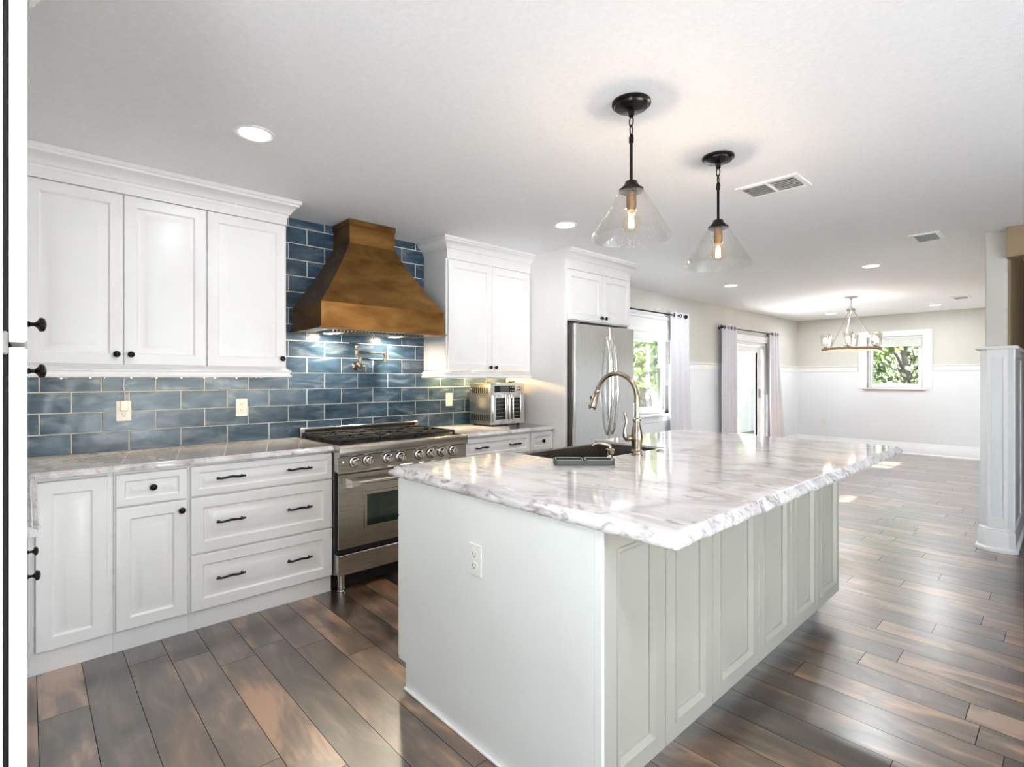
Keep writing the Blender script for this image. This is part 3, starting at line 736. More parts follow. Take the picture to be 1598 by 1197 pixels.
# end panels with toe notch
for xa, xb in ((1.196, 1.2145), (3.3905, 3.409)):
    b = MB().prism([(-2.845, 0 if xa < 2 else .12), (-1.825, 0), (-1.825, .112), (-1.768, .112), (-1.768, .9045), (-2.845, .9045)] if xa < 2 else
                   [(-2.845, .12), (-2.765, .12), (-2.765, 0), (-1.825, 0), (-1.825, .112), (-1.768, .112), (-1.768, .9045), (-2.845, .9045)], 'x', xa, xb)
    obj('end_panel', b, M_side, t)
obj('shoe_moulding', MB().box(1.184, 1.1955, -2.845, -1.825, 0, .012, .003), M_white, t)
fr = [(1.214, 1.541), (1.545, 1.872), (1.876, 2.285), (2.289, 2.660), (2.664, 3.030), (3.034, 3.407)]
obj('corner_post', MB().box(1.197, 1.210, -2.872, -2.8455, .02, .904, .001), M_side, t)
for a, c in fr: front('door', a, c, .122, .895, -2.870, t, FLAT, M_idoor_shade)
# kitchen side fronts
MR = Matrix.Rotation(PI, 4, 'Z')
for i, (a, c, sp) in enumerate(((1.203, 1.86, True), (2.67, 3.403, True))):
    o = front('drawer', -c, -a, .738, .895, 1.748, t, RAISED_S, M_side, M=MR); knob(((a+c)/2, -1.748, .815), o, (0, 1, 0))
    o = front('door', -c, -a, .118, .730, 1.748, t, RAISED, M_side, M=MR); knob((c-.04, -1.748, .68), o, (0, 1, 0))
for a, c in ((1.87, 2.263), (2.267, 2.66)):
    o = front('door', -c, -a, .118, .690, 1.748, t, RAISED, M_side, M=MR); knob((2.235 if a < 2 else 2.295, -1.748, .65), o, (0, 1, 0))
# island worktop with the cut-out for the apron sink (open to the kitchen side)
X0, X1, Y0, Y1 = 1.184, 3.708, -3.112, -1.700
ZI = .945
XS0, XS1, YS = 1.885, 2.650, -2.205
poly = [(XS0, Y1), (X0+e, Y1), (X0+e, Y0+e), (X1-e, Y0+e), (X1-e, Y1-e), (XS1, Y1-e), (XS1, YS), (XS0, YS), (XS0, Y1-e), (X0+e, Y1-e)]
poly = [(XS0, Y1-e), (X0+e, Y1-e), (X0+e, Y0+e), (X1-e, Y0+e), (X1-e, Y1-e), (XS1, Y1-e), (XS1, YS), (XS0, YS)]
b = MB().prism(poly, 'z', ZI-.040, ZI)
o = obj('island_worktop', b, M_stone); tag(o, 'large glossy marbled worktop with rippled edge on the island', 'worktop', 'quartz worktops')
base_path = [(XS0, Y1-e), (X0+e, Y1-e), (X0+e, Y0+e), (X1-e, Y0+e), (X1-e, Y1-e), (XS1, Y1-e)]
prof = [(0, ZI), (.006, ZI-.0003), (.011, ZI-.005), (.013, ZI-.010), (.020, ZI-.014), (.026, ZI-.022), (.029, ZI-.031), (.025, ZI-.038), (.018, ZI-.040), (0, ZI-.040)][::-1]
pp = []
for (ax, ay), (bx_, by_) in zip(base_path[:-1], base_path[1:]):
    n_ = max(1, int(math.hypot(bx_-ax, by_-ay)/.022))
    for q in range(n_): pp.append((ax+(bx_-ax)*q/n_, ay+(by_-ay)*q/n_))
pp.append(base_path[-1])
b = MB().sweep(pp, prof)
re_ = random.Random(9); m_ = len(prof)
for i_ in range(len(pp)):
    ph = re_.uniform(-1, 1)
    for k_ in range(1, m_-2):
        v = b.v[i_*m_+k_]; dz = .0010*math.sin(i_*1.1+k_*1.3)+re_.uniform(-.0006, .0006); s_ = .0016*math.sin(i_*.8-k_*1.1)+re_.uniform(-.0008, .0008)
        cxx, cyy = min(max(v.x, X0+e), X1-e), min(max(v.y, Y0+e), Y1-e); d_ = Vector((v.x-cxx, v.y-cyy, 0))
        if d_.length > 1e-6: b.v[i_*m_+k_] = v+d_.normalized()*s_+Vector((0, 0, dz if 1 < k_ < m_-3 else 0))
obj('rippled_edge', b, M_edge, o, smooth=60)
# sink
t = thing('apron_sink', 'dark apron front sink set into the island worktop', 'sink', (2.267, -1.96, .7))
b = MB(); sx0, sx1, sy0, sy1, st = XS0-.02, XS1+.02, YS-.02, -1.722, .934
wl = .018
b.box(XS0+.003, XS1-.003, sy1-.035, sy1, .70, st-.006, .005, seg=2)         # apron
b.box(XS0+.0008, XS0+wl, YS+.0008, sy1-.035, .70, .934); b.box(XS1-wl, XS1-.0008, YS+.0008, sy1-.035, .70, .934)
b.box(XS0+wl, XS1-wl, YS+.0008, YS+wl, .70, .934); b.box(XS0+wl, XS1-wl, YS+wl, sy1-.035, .70, .715)
obj('basin', b, M_sink, t)
obj('drain', MB().lathe([(.045, 0), (.045, .003), (.03, .004), (.028, -.004), (0, -.004)], (2.267, -2.05, .7155), caps=False), M_steel, t)
# faucet
t = thing('kitchen_faucet', 'brushed nickel gooseneck pull-down faucet behind the island sink', 'faucet', (2.284, -2.265, ZI))
fx, fy = 2.284, -2.265
b = MB().lathe([(.031, 0), (.031, .006), (.027, .010), (.027, .020), (.030, .024), (.024, .030), (.023, .040), (.029, .075), (.030, .095), (.025, .130), (.018, .160), (.016, .172), (.021, .176), (.021, .186), (.015, .190), (.0135, .20)], (fx, fy, ZI), seg=28)
obj('body', b, M_nickel, t)
pts = [(fx, fy, ZI+.19), (fx, fy, 1.05+.13)]
Rr = .128; cyf = fy+Rr; cz = 1.236
for i in range(0, 23):
    a = PI-i*PI*.90/22; pts.append((fx, cyf+Rr*math.cos(a), cz+Rr*math.sin(a)))
obj('spout', MB().tube(pts, .0125, 16), M_nickel, t)
end = Vector(pts[-1]); dv = (Vector(pts[-1])-Vector(pts[-2])).normalized()
b = MB().lathe([(.0135, -.002), (.0155, .004), (.0155, .010), (.0145, .014), (.016, .030), (.021, .085), (.0235, .092), (.0235, .100), (.0215, .104), (.023, .112), (.018, .114)], end, dv, seg=24)
h = obj('spray_head', b, M_nickel, t)
pb = end+dv*.055
obj('button', MB().box(pb.x-.006, pb.x+.006, pb.y+.012, pb.y+.030, pb.z-.018, pb.z+.016, .003), M_rubber, h)
hd = Vector((-.68, .73, 0)); hp = Vector((fx, fy, ZI+.088))
b = MB().lathe([(.012, .015), (.014, .03), (.017, .04), (.017, .05), (.012, .056), (0, .058)], hp, hd, seg=18)
q = hp+hd*.048
b.tube([q+Vector((0, 0, -.012)), q+hd*.012+Vector((0, 0, .008)), q+hd*.014+Vector((0, 0, .045)), q+hd*.004+Vector((0, 0, .085)), q+hd*.012+Vector((0, 0, .125)), q+hd*.016+Vector((0, 0, .135))], [.010, .013, .008, .0065, .009, .004], 12)
obj('lever', b, M_nickel, t)
# soap dispenser
t = thing('soap_dispenser', 'small brushed nickel soap dispenser pump left of the faucet', 'soap dispenser', (2.049, -2.271, ZI))
sxp, syp = 2.049, -2.271
obj('base', MB().lathe([(.024, 0), (.024, .004), (.020, .010), (.012, .018), (.010, .026), (.018, .032), (.021, .052), (.018, .056), (.007, .058), (.006, .066)], (sxp, syp, ZI), seg=24), M_nickel, t)
hd2 = Vector((-.60, .80, 0)); q = Vector((sxp, syp, ZI+.062))
obj('pump_spout', MB().tube([q, q+Vector((0, 0, .008)), q+hd2*.02+Vector((0, 0, .014)), q+hd2*.05+Vector((0, 0, .020)), q+hd2*.072+Vector((0, 0, .016)), q+hd2*.084+Vector((0, 0, .006))], [.010, .009, .007, .006, .0055, .005], 12), M_nickel, t)
# air switch button
o = obj('sink_air_switch', MB().lathe([(.021, 0), (.021, .003), (.018, .006), (.013, .006), (.012, .010), (0, .011)], (2.505, -2.262, ZI), seg=24, caps=False), M_nickel, origin=(2.505, -2.262, ZI))
tag(o, 'small round sink button on the island right of the faucet', 'button')
# sponge tray (two compartments), turned 45 degrees
t = thing('sponge_tray', 'grey two-compartment sponge tray beside the soap dispenser', 'tray', (1.875, -2.262, ZI))
M0 = Matrix.Translation((1.872, -2.253, ZI+.0005)) @ Matrix.Rotation(math.radians(-43), 4, 'Z')
def rrect(w, d, r, n=5):
    pts = []
    for cx, cy, a0 in ((w-r, d-r, 0), (-w+r, d-r, 90), (-w+r, -d+r, 180), (w-r, -d+r, 270)):
        for i in range(n+1):
            a = math.radians(a0+90*i/n); pts.append((cx+r*math.cos(a), cy+r*math.sin(a)))
    return pts
b = MB(); b.M = M0; b.prism(rrect(.132, .046, .02), 'z', 0, .005)
b.sweep(rrect(.132, .046, .02)[::-1], [(0, 0), (0, .020), (-.002, .022), (-.005, .022), (-.006, .020), (-.006, 0)][::-1], closed=True)
b.box(-.004, .004, -.044, .03, .005, .014, .002)
obj('tray_shell', b, M_tray, t)
b = MB(); b.M = M0
for i in range(8):
    for s in (-1, 1): b.box(s*.068-.045+i*.0125-.002, s*.068-.045+i*.0125+.002, -.032, .032, .0051, .008)
obj('drain_rib', b, M_tray, t)
b = MB(); b.M = M0
for s in (-1, 1):
    pts = [(s*.067+x*.46, y*.86, .0232) for x, y in rrect(.132, .046, .02, 4)]
    b.tube(pts, .0018, 6, closed=True)
obj('tray_rim', b, M_trayrim, t)

# ------------------------------------------------------------------ outlets
def outlet(p, facing, label, m=M_plate, kind='duplex'):
    t = thing('wall_outlet', label, 'outlet', p, 'white wall outlets')
    R = Matrix.Translation(p) @ Matrix.Rotation({'-y': 0, '-x': -PI/2}[facing], 4, 'Z')
    def mk(): b = MB(); b.M = R; return b
    obj('cover_plate', mk().box(-.036, .036, -.006, 0, -.058, .058, .003), m, t)
    for s in (-1, 1):
        k = obj('socket', mk().prism([(u*1.0, w+s*.0205) for u, w in rrect(.0165, .0145, .010)], 'y', -.0085, -.005), m, t)
        b = mk(); z = s*.0205
        b.box(-.0085, -.006, -.009, -.0084, z-.002, z+.008); b.box(.006, .0082, -.009, -.0084, z-.001, z+.007)
        b.lathe([(.0028, -.0002), (.0028, .0003)], (0, -.0086, z-.0085), (0, -1, 0), seg=10)
        obj('slot', b, M_slot, k)
    return t
outlet((.412, -.0102, 1.147), '-y', 'wall outlet on the blue tiles with a white charger plugged in')
outlet((1.046, -.0102, 1.143), '-y', 'wall outlet on the blue tiles below the single door upper cabinet')
outlet((2.742, -.0102, 1.148), '-y', 'warmly lit wall outlet on the tiles left of the toaster oven')
outlet((1.1955, -2.306, .680), '-x', 'outlet on the white end panel of the island')
outlet((XD-.009, -.500, .490), '-x', 'outlet low on the white wainscot under the chandelier')
t = thing('charger_plug', 'small white plug-in adapter with thin cord rising to the cabinet', 'charger', (.412, -.05, 1.168))
obj('adapter', MB().box(.393, .431, -.052, -.0192, 1.148, 1.206, .005), M_plate, t)
obj('cord', MB().tube([(.414, -.04, 1.205), (.415, -.042, 1.24), (.409, -.04, 1.29), (.412, -.045, 1.335), (.420, -.06, 1.36), (.425, -.07, 1.395)], .0018, 6), M_plate, t)

# warm string lights under the left upper cabinets
t = thing('led_strip', 'string of tiny warm lights tucked under the left upper cabinets', 'string light', (.6, -.25, 1.39))
r5 = random.Random(3); pts = []
for i in range(61):
    x = .03+i*.0195; pts.append((x, -.255+.012*math.sin(i*1.3), 1.346+.004*math.sin(i*.9)+r5.uniform(-.003, .003)))
obj('wire', MB().tube(pts, .0011, 5), M_plate, t)
b = MB()
for i in range(2, 60, 3):
    p = pts[i]; b.ball((p[0], p[1], p[2]-.002), .0026, 8, 1.2)
o = obj('bead', b, M_led, t); o['kind'] = 'stuff'
l = lamp('AREA', (.6, -.2, 1.397), 1.0, (1, .78, .5), 1.15, shape='RECTANGLE', size_y=.03)
l.parent = t; l.location = (0, .05, .007)
# under-cabinet bar, right
M_puck = emit('warm_puck_lens', (1, .72, .36, 1), 10)
t = thing('under_cabinet_light', 'warm light bar under the upper cabinet right of the hood', 'light', (2.95, -.2, 1.395))
obj('housing', MB().box(2.55, 3.36, -.12, -.08, 1.389, 1.3985, .002), M_trim, t)
for x in (2.66, 2.95, 3.24):
    obj('puck_lens', MB().lathe([(.022, 0), (.022, -.004), (.016, -.006), (0, -.006)], (x, -.10, 1.3888), seg=20, caps=False), M_puck, t)
    l = lamp('POINT', (x, -.10, 1.375), 1.9, (1, .66, .30), .010); l.parent = t; l.location = (x-2.95, .10, -.020)
# ------------------------------------------------------------------ range
t = thing('gas_range', 'wide stainless steel gas range with black grates under the copper hood', 'range', (1.885, -.35, 0))
RX0, RX1 = 1.4035, 2.3965
obj('body', MB().box(RX0, RX1, -.640, -.012, .10, .895, .002), M_steel, t)
b = MB().prism([(-.640, .760), (-.688, .752), (-.700, .760), (-.700, .850), (-.640, .850)], 'x', RX0, RX1)
b.box(RX0, RX1, -.712, -.690, .744, .760, .004)
o = obj('control_panel', b, M_steel, t)
b = MB().prism([(-.640, .850), (-.712, .850), (-.722, .858), (-.724, .905), (-.716, .918), (-.700, .922), (-.640, .915)], 'x', RX0, RX1)
obj('front_rail', b, M_steel, t)
obj('cooktop', MB().box(RX0, RX1, -.640, -.012, .8955, .912).box(RX0, RX0+.02, -.64, -.03, .912, .918).box(RX1-.02, RX1, -.64, -.03, .912, .918), M_steel, t)
obj('burner_pan', MB().box(RX0+.03, RX1-.03, -.615, -.075, .9125, .9155), M_cooktop, t)
b = MB().box(RX0+.015, RX1-.005, -.060, -.0115, .915, .984, .003)
k = obj('backguard', b, M_steel, t)
obj('vent_slot', MB().box(RX0+.045, RX1-.035, -.0610, -.0595, .950, .972), M_gap, k)
# burners
gx = [(1.440, 1.735), (1.740, 2.035), (2.040, 2.360)]
for i, (a, c) in enumerate(gx):
    for yc in (-.47, -.215):
        xc = (a+c)/2
        q = obj('burner', MB().lathe([(.055, 0), (.055, .006), (.040, .010), (.040, .018), (.034, .022), (0, .023)], (xc, yc, .9156), seg=24, caps=False), M_castiron, t)
        obj('burner_ring', MB().lathe([(.030, .0), (.030, .004), (.014, .005), (0, .005)], (xc, yc, .9388), seg=20, caps=False), M_brass, q)
for a, c in gx:
    for y0, y1 in ((-.610, -.345), (-.340, -.080)):
        b = MB(); za, zb = .934, .951
        b.box(a, c, y0, y0+.013, za, zb, .003).box(a, c, y1-.013, y1, za, zb, .003).box(a, a+.013, y0+.013, y1-.013, za, zb, .003).box(c-.013, c, y0+.013, y1-.013, za, zb, .003)
        xc, yc = (a+c)/2, (y0+y1)/2
        for ang in range(8):
            th = ang*PI/4
            r1 = min(abs((c-a)/2/max(abs(math.cos(th)), 1e-6)), abs((y1-y0)/2/max(abs(math.sin(th)), 1e-6)))-.008
            b.M = Matrix.Translation((xc, yc, 0)) @ Matrix.Rotation(th, 4, 'Z'); b.box(.028, r1, -.0055, .0055, za+.001, zb-.001, .002)
        b.M = Matrix.Identity(4)
        for px, py in ((a, y0), (c-.013, y0), (a, y1-.013), (c-.013, y1-.013)): b.box(px, px+.013, py, py+.013, .9156, za)
        obj('grate', b, M_castiron, t)
for x in (1.510, 1.602, 1.745, 1.841, 1.988, 2.085, 2.178, 2.273):
    k = obj('knob', MB().lathe([(.033, 0), (.033, .006), (.029, .009), (.025, .010), (.023, .014), (.0225, .038), (.020, .041), (0, .042)], (x, -.7, .812), (0, -1, 0), seg=28, caps=False), M_chrome, t)
    obj('dial_mark', MB().box(x-.004, x+.004, -.7470, -.7415, .793, .831, .0015), M_steel, k)
    obj('bezel', MB().lathe([(.0335, .0), (.037, .0), (.037, .004), (.0335, .0045)], (x, -.7005, .812), (0, -1, 0), seg=28), M_castiron, k)
obj('indicator', MB().lathe([(.009, 0), (.009, .003), (.005, .005), (0, .005)], (1.438, -.7, .812), (0, -1, 0), seg=14, caps=False), M_chrome, t)
# oven door
DX0, DX1 = RX0+.008, RX1-.008
wz0, wz1, wx0, wx1 = .392, .592, 1.600, 2.200
b = MB()
for a in ((DX0, wx0, .272, .735), (wx1, DX1, .272, .735), (wx0, wx1, .272, wz0), (wx0, wx1, wz1, .735)): b.box(a[0], a[1], -.690, -.648, a[2], a[3])
d = obj('oven_door', b, M_steel, t)
b = MB().rings(wx0-.018, wx1+.018, wz0-.018, wz1+.018, -.694, .006, [(.004, 0), (.014, 0), (.022, .006)])
obj('window_frame', MB().box(wx0-.018, wx1+.018, -.696, -.690, wz0-.018, wz0).box(wx0-.018, wx1+.018, -.696, -.690, wz1, wz1+.018).box(wx0-.018, wx0, -.696, -.690, wz0, wz1).box(wx1, wx1+.018, -.696, -.690, wz0, wz1), M_steel, d)
obj('oven_window', MB().box(wx0, wx1, -.686, -.650, wz0, wz1), M_oglass, d)
b = MB().tube([(1.500, -.765, .688), (2.300, -.765, .688)], .014, 16)
for x0, x1 in ((1.440, 1.515), (2.360, 2.285)):
    b.add([(x0, -.690, .655), (x0, -.690, .722), (x0+.02*(1 if x1 > x0 else -1), -.775, .655+.012), (x0+.02*(1 if x1 > x0 else -1), -.775, .708), (x1, -.690, .664), (x1, -.690, .712), (x1, -.775, .674), (x1, -.775, .702)],
          [(0, 1, 3, 2), (2, 3, 7, 6), (4, 6, 7, 5), (0, 2, 6, 4), (1, 5, 7, 3), (0, 4, 5, 1)])
obj('handle', b, M_chrome, d)
obj('door_gap', MB().box(RX0+.004, RX1-.004, -.672, -.6405, .238, .742), M_gap, t)
b = MB().box(RX0+.003, RX1-.003, -.700, -.641, .112, .236, .002)
obj('kick_panel', b, M_steel, t)
obj('toe_recess', MB().box(RX0+.01, RX1-.01, -.600, -.05, .006, .099), M_gap, t)
for x in (RX0+.04, RX1-.04):
    for y in (-.655, -.08):
        obj('leg', MB().lathe([(.026, 0), (.026, .008), (.022, .012), (.022, .112)], (x, y, 0), seg=18), M_steel, t)

# ------------------------------------------------------------------ copper hood
t = thing('range_hood', 'tapered antique copper range hood on the blue tiles', 'range hood', (1.86, -.25, 1.66))
b = MB()
hx0, hx1, hy = 1.380, 2.335, -.505
cx0, cx1, cyh = 1.680, 2.042, -.280
yb = -.0105
lv = [(hx0-.018, hx1+.018, hy-.018, 1.662), (hx0-.018, hx1+.018, hy-.018, 1.672), (hx0, hx1, hy, 1.676), (hx0, hx1, hy, 1.836)]
for i in range(1, 8):
    s = i/8; c = .035*math.sin(PI*s)
    lv.append((hx0+(cx0-hx0)*s+c*.45, hx1+(cx1-hx1)*s-c*.45, hy+(cyh-hy)*s+c*.35, 1.838+(2.304-1.838)*s))
lv += [(cx0, cx1, cyh, 2.306), (cx0, cx1, cyh, 2.432), (cx0-.005, cx1+.005, cyh-.005, 2.436), (cx0-.005, cx1+.005, cyh-.005, H-.001)]
vs = []; fs = []
for x0, x1, y, z in lv: vs += [(x0, yb, z), (x0, y, z), (x1, y, z), (x1, yb, z)]
for i in range(len(lv)-1):
    for k in range(4):
        k2 = (k+1) % 4; fs.append((4*i+k, 4*i+k2, 4*i+4+k2, 4*i+4+k))
n = 4*(len(lv)-1); fs.append((n, n+1, n+2, n+3))
b.add(vs, fs)
# underside rim
b.add([(hx0-.018, yb, 1.662), (hx1+.018, yb, 1.662), (hx1+.018, hy-.018, 1.662), (hx0-.018, hy-.018, 1.662), (hx0+.03, yb-.02, 1.662), (hx1-.03, yb-.02, 1.662), (hx1-.03, hy+.04, 1.662), (hx0+.03, hy+.04, 1.662)],
      [(0, 1, 5, 4), (1, 2, 6, 5), (2, 3, 7, 6), (3, 0, 4, 7)])
obj('hood_shell', b, M_copper, t, smooth=20)
obj('filter_insert', MB().box(hx0+.029, hx1-.029, hy+.041, yb-.021, 1.664, 1.70), M_steel, t)
b = MB()
for i in range(28):
    x = 1.50+i*.0262; b.box(x, x+.012, -.40, -.14, 1.655, 1.6638)
obj('filter_baffle', b, M_steel, t)
for x in (1.585, 2.10):
    obj('hood_lamp', MB().lathe([(.036, .0), (.036, -.006), (.028, -.008), (.0, -.008)], (x, -.150, 1.6635), seg=24, caps=False), M_hoodlamp, t)
    l = lamp('AREA', (x, -.150, 1.652), 2.4, (1, .86, .66), .065); l.parent = t; l.location = (x-1.86, .100, -.009)

# ------------------------------------------------------------------ pot filler
t = thing('pot_filler', 'brushed nickel folding pot filler tap on the tiles above the range', 'tap', (1.858, -.0105, 1.43))
b = MB().lathe([(.032, 0), (.032, .006), (.026, .012), (.016, .016), (.014, .05), (.020, .056), (.020, .085), (.014, .092)], (1.858, -.0106, 1.430), (0, -1, 0), seg=24)
b.lathe([(.010, 0), (.010, .018), (.014, .020), (.014, .030), (.010, .032)], (1.858, -.085, 1.440), (0, 0, 1), seg=16)
obj('wall_flange', b, M_nickel, t)
b = MB().tube([(1.870, -.085, 1.430), (1.900, -.085, 1.430), (1.905, -.085, 1.425), (1.905, -.085, 1.385)], [.007, .006, .006, .004], 12).ball((1.905, -.085, 1.385), .007, 12)
obj('handle', b, M_nickel, t)
def joint(b, x, y, z): b.lathe([(.008, -.020), (.015, -.016), (.015, .016), (.008, .020), (0, .022)], (x, y, z), seg=18)
b = MB(); joint(b, 1.858, -.085, 1.484); b.tube([(1.858, -.085, 1.484), (2.068, -.085, 1.484)], .0095, 14); joint(b, 2.068, -.085, 1.484)
obj('arm', b, M_nickel, t)
b = MB().tube([(2.068, -.085, 1.484), (2.068, -.085, 1.536)], .008, 12)
joint(b, 2.068, -.085, 1.534); b.tube([(2.068, -.085, 1.534), (1.812, -.115, 1.534)], .0095, 14); joint(b, 1.812, -.115, 1.534)
obj('arm', b, M_nickel, t)
b = MB().lathe([(.009, 0), (.012, -.004), (.010, -.014), (.013, -.020), (.011, -.030)], (1.812, -.115, 1.520), seg=16)
b.lathe([(.009, 0), (.012, .008), (.007, .030), (.010, .036), (.006, .042)], (1.812, -.115, 1.553), seg=16)
obj('nozzle', b, M_nickel, t)
obj('handle', MB().tube([(1.840, -.115, 1.592), (1.812, -.115, 1.595), (1.770, -.115, 1.600), (1.758, -.115, 1.600)], [.004, .0065, .0045, .006], 10), M_nickel, t)

# ------------------------------------------------------------------ refrigerator
t = thing('refrigerator', 'stainless steel french door refrigerator with bowed handles', 'refrigerator', (3.92, -.4, 0))
FX0, FX1, FS = 3.468, 4.366, 3.9615
obj('body', MB().box(FX0+.012, FX1-.005, -.770, -.03, .02, 1.805, .004), M_fside, t)
def fdoor(x0, x1, z0, z1):
    b = MB(); n = 9; pts = [(x1, -.782), (x0, -.782)]
    q = [(x0, -.828)]+[(x0+.006, -.842)]+[(x0+.014+(x1-x0-.028)*i/n, -.849-.010*math.sin(PI*i/n)*0) for i in range(n+1)]+[(x1-.006, -.842), (x1, -.828)]
    b.prism([(x1, -.822), (x0, -.822)]+q, 'z', z0, z1); return b
def fliner(x0, x1, z0, z1, par):
    obj('door_liner', MB().box(x0+.001, x1-.001, -.8215, -.782, z0+.001, z1-.001, .003), M_fside, par)
for x0, x1, hx in ((FX0, FS-.0025, 3.925), (FS+.0025, FX1, 4.000)):
    d = obj('door', fdoor(x0, x1, .705, 1.813), M_fridge, t); fliner(x0, x1, .705, 1.813, d)
    pts = []; R = []
    for i in range(25):
        u = i/24; z = .815+u*.905; pts.append((hx, -.852-.062*math.sin(PI*u)**.7, z)); R.append(.0085+.0045*math.sin(PI*u))
    b = MB().tube(pts, R, 12, flat=1.4)
    obj('handle', b, M_chrome, d)
obj('door_gasket', MB().box(FX0+.02, FX1-.012, -.7815, -.7705, .70, 1.80), M_rubber, t)
d = obj('freezer_drawer', fdoor(FX0, FX1, .10, .698), M_fridge, t)
pts = [(FX0+.06+i*(FX1-FX0-.12)/24, -.852-.055*math.sin(PI*i/24)**.7, .62) for i in range(25)]
obj('handle', MB().tube(pts, .012, 12), M_chrome, d)
obj('emblem', MB().box(4.225, 4.253, -.8505, -.8488, 1.735, 1.745, .001), M_silver, t)
obj('hinge_cover', MB().box(FX0+.02, FX0+.10, -.82, -.74, 1.8135, 1.828, .004), M_fside, t)

# ------------------------------------------------------------------ toaster oven
t = thing('toaster_oven', 'stainless countertop toaster oven with two glass french doors', 'toaster oven', (3.14, -.21, .916))
TX0, TX1, TY0, TY1, TZ0, TZ1 = 2.935, 3.338, -.355, -.060, .932, 1.296
b = MB().prism([(TX0, TZ0), (TX1, TZ0), (TX1, TZ1-.02), (TX1-.006, TZ1-.006), (TX1-.02, TZ1), (TX0+.02, TZ1), (TX0+.006, TZ1-.006), (TX0, TZ1-.02)], 'y', TY0+.012, TY1)
obj('casing', b, M_steel, t)
b = MB().prism([(TX0, TZ0), (TX1, TZ0), (TX1, TZ1-.02), (TX1-.006, TZ1-.006), (TX1-.02, TZ1), (TX0+.02, TZ1), (TX0+.006, TZ1-.006), (TX0, TZ1-.02)], 'y', TY0, TY0+.0115)
obj('front_panel', b, M_chrome, t)
k = obj('display', MB().box(TX0+.045, TX1-.115, TY0-.005, TY0, 1.213, 1.272, .003), M_screen, t)
obj('display_screen', MB().box(TX0+.105, TX1-.195, TY0-.0065, TY0-.005, 1.220, 1.264), M_lcd, k)
b = MB()
for i in range(3):
    for j in range(2): b.lathe([(.007, 0), (.006, .003), (0, .003)], (TX1-.172+i*.020, TY0-.005, 1.229+j*.027), (0, -1, 0), seg=12, caps=False)
obj('button', b, M_silver, k)
obj('dial', MB().lathe([(.022, 0), (.022, .004), (.016, .006), (.015, .022), (0, .023)], (TX1-.060, TY0, 1.243), (0, -1, 0), seg=24, caps=False), M_steel, t)
xm = (TX0+TX1)/2
for x0, x1, hx in ((TX0+.022, xm-.003, xm-.022), (xm+.003, TX1-.022, xm+.022)):
    z0, z1 = .950, 1.190
    b = MB().box(x0, x0+.028, TY0-.014, TY0-.001, z0, z1, .002).box(x1-.036, x1, TY0-.014, TY0-.001, z0, z1, .002).box(x0+.028, x1-.036, TY0-.014, TY0-.001, z0, z0+.026, .002).box(x0+.028, x1-.036, TY0-.014, TY0-.001, z1-.026, z1, .002)
    d = obj('door', b, M_chrome, t)
    obj('door_glass', MB().box(x0+.028, x1-.036, TY0-.008, TY0-.002, z0+.026, z1-.026), M_screen, d)
    b = MB()
    for i in range(5): b.tube([(x0+.034, TY0-.0095, z0+.05+i*.034), (x1-.042, TY0-.0095, z0+.05+i*.034)], .0016, 6)
    obj('rack_wire', b, M_chrome, d)
    b = MB().tube([(hx, TY0-.046, z0+.020), (hx, TY0-.046, z1-.020)], .0075, 12).tube([(hx, TY0-.013, z0+.030), (hx, TY0-.046, z0+.030)], .006, 8).tube([(hx, TY0-.013, z1-.030), (hx, TY0-.046, z1-.030)], .006, 8)
    obj('handle', b, M_chrome, d)
for zz in (.965, 1.205):
    b = MB()
    for i in range(8): b.box(TX0-.0015, TX0+.0002, TY0+.045+i*.029, TY0+.045+i*.029+.013, zz, zz+.052, .0005)
    obj('vent_grille', b, M_gap, t)
for x in (TX0+.04, TX1-.04):
    for y in (TY0+.04, TY1-.03): obj('foot', MB().lathe([(.014, 0), (.016, .004), (.016, .0165)], (x, y, .9162), seg=14), M_rubber, t)
o = obj('rack_tongs', MB().tube([(3.20, -.30, 1.3035), (3.25, -.275, 1.303), (3.31, -.245, 1.304), (3.33, -.235, 1.304)], [.006, .005, .006, .005], 10), M_black, origin=(3.26, -.27, 1.297))
tag(o, 'short black handle lying on top of the toaster oven', 'handle tool')

# ------------------------------------------------------------------ curtains, rods, shades
def curtain(xa, xb, ztop, label, folds=4, flare=0.0, yc=-.102, z0=.012):
    b = MB(); nx = folds*12; nz = 14; amp = .030
    def S(i, j, off):
        u = i/nx; w = j/nz
        x = xa+(xb-xa)*u+flare*u*(1-w)**1.5+.006*math.sin(9*w+u*5)
        y = yc+amp*math.sin(2*PI*folds*u)*(1-.15*math.sin(PI*w))
        return (x, y+off, z0+(ztop-z0)*w)
    vs = [S(i, j, o) for o in (0, .004) for j in range(nz+1) for i in range(nx+1)]
    k = (nz+1)*(nx+1); fs = []
    for j in range(nz):
        for i in range(nx):
            a = j*(nx+1)+i; fs.append((a, a+1, a+nx+2, a+nx+1)); fs.append((k+a, k+a+nx+1, k+a+nx+2, k+a+1))
    for j in range(nz):
        for i in (0, nx):
            a = j*(nx+1)+i; fs.append((a, a+nx+1, k+a+nx+1, k+a))
    for i in range(nx):
        for j in (0, nz):
            a = j*(nx+1)+i; fs.append((a, a+1, k+a+1, k+a))
    b.add(vs, fs)
    t = thing('curtain', label, 'curtain', ((xa+xb)/2, yc, z0), 'pale grey grommet curtains')
    obj('fabric', b, M_curtain, t, smooth=60)
    for i in range(folds):
        x = xa+(xb-xa)*(i+.5)/folds
        obj('grommet', MB().lathe([(.020, -.004), (.029, -.004), (.029, .004), (.020, .004), (.020, -.004)], (x, yc, ztop-.045), (1, .55*(1 if i % 2 else -1), 0), seg=20, caps=False), M_black, t)
    return t
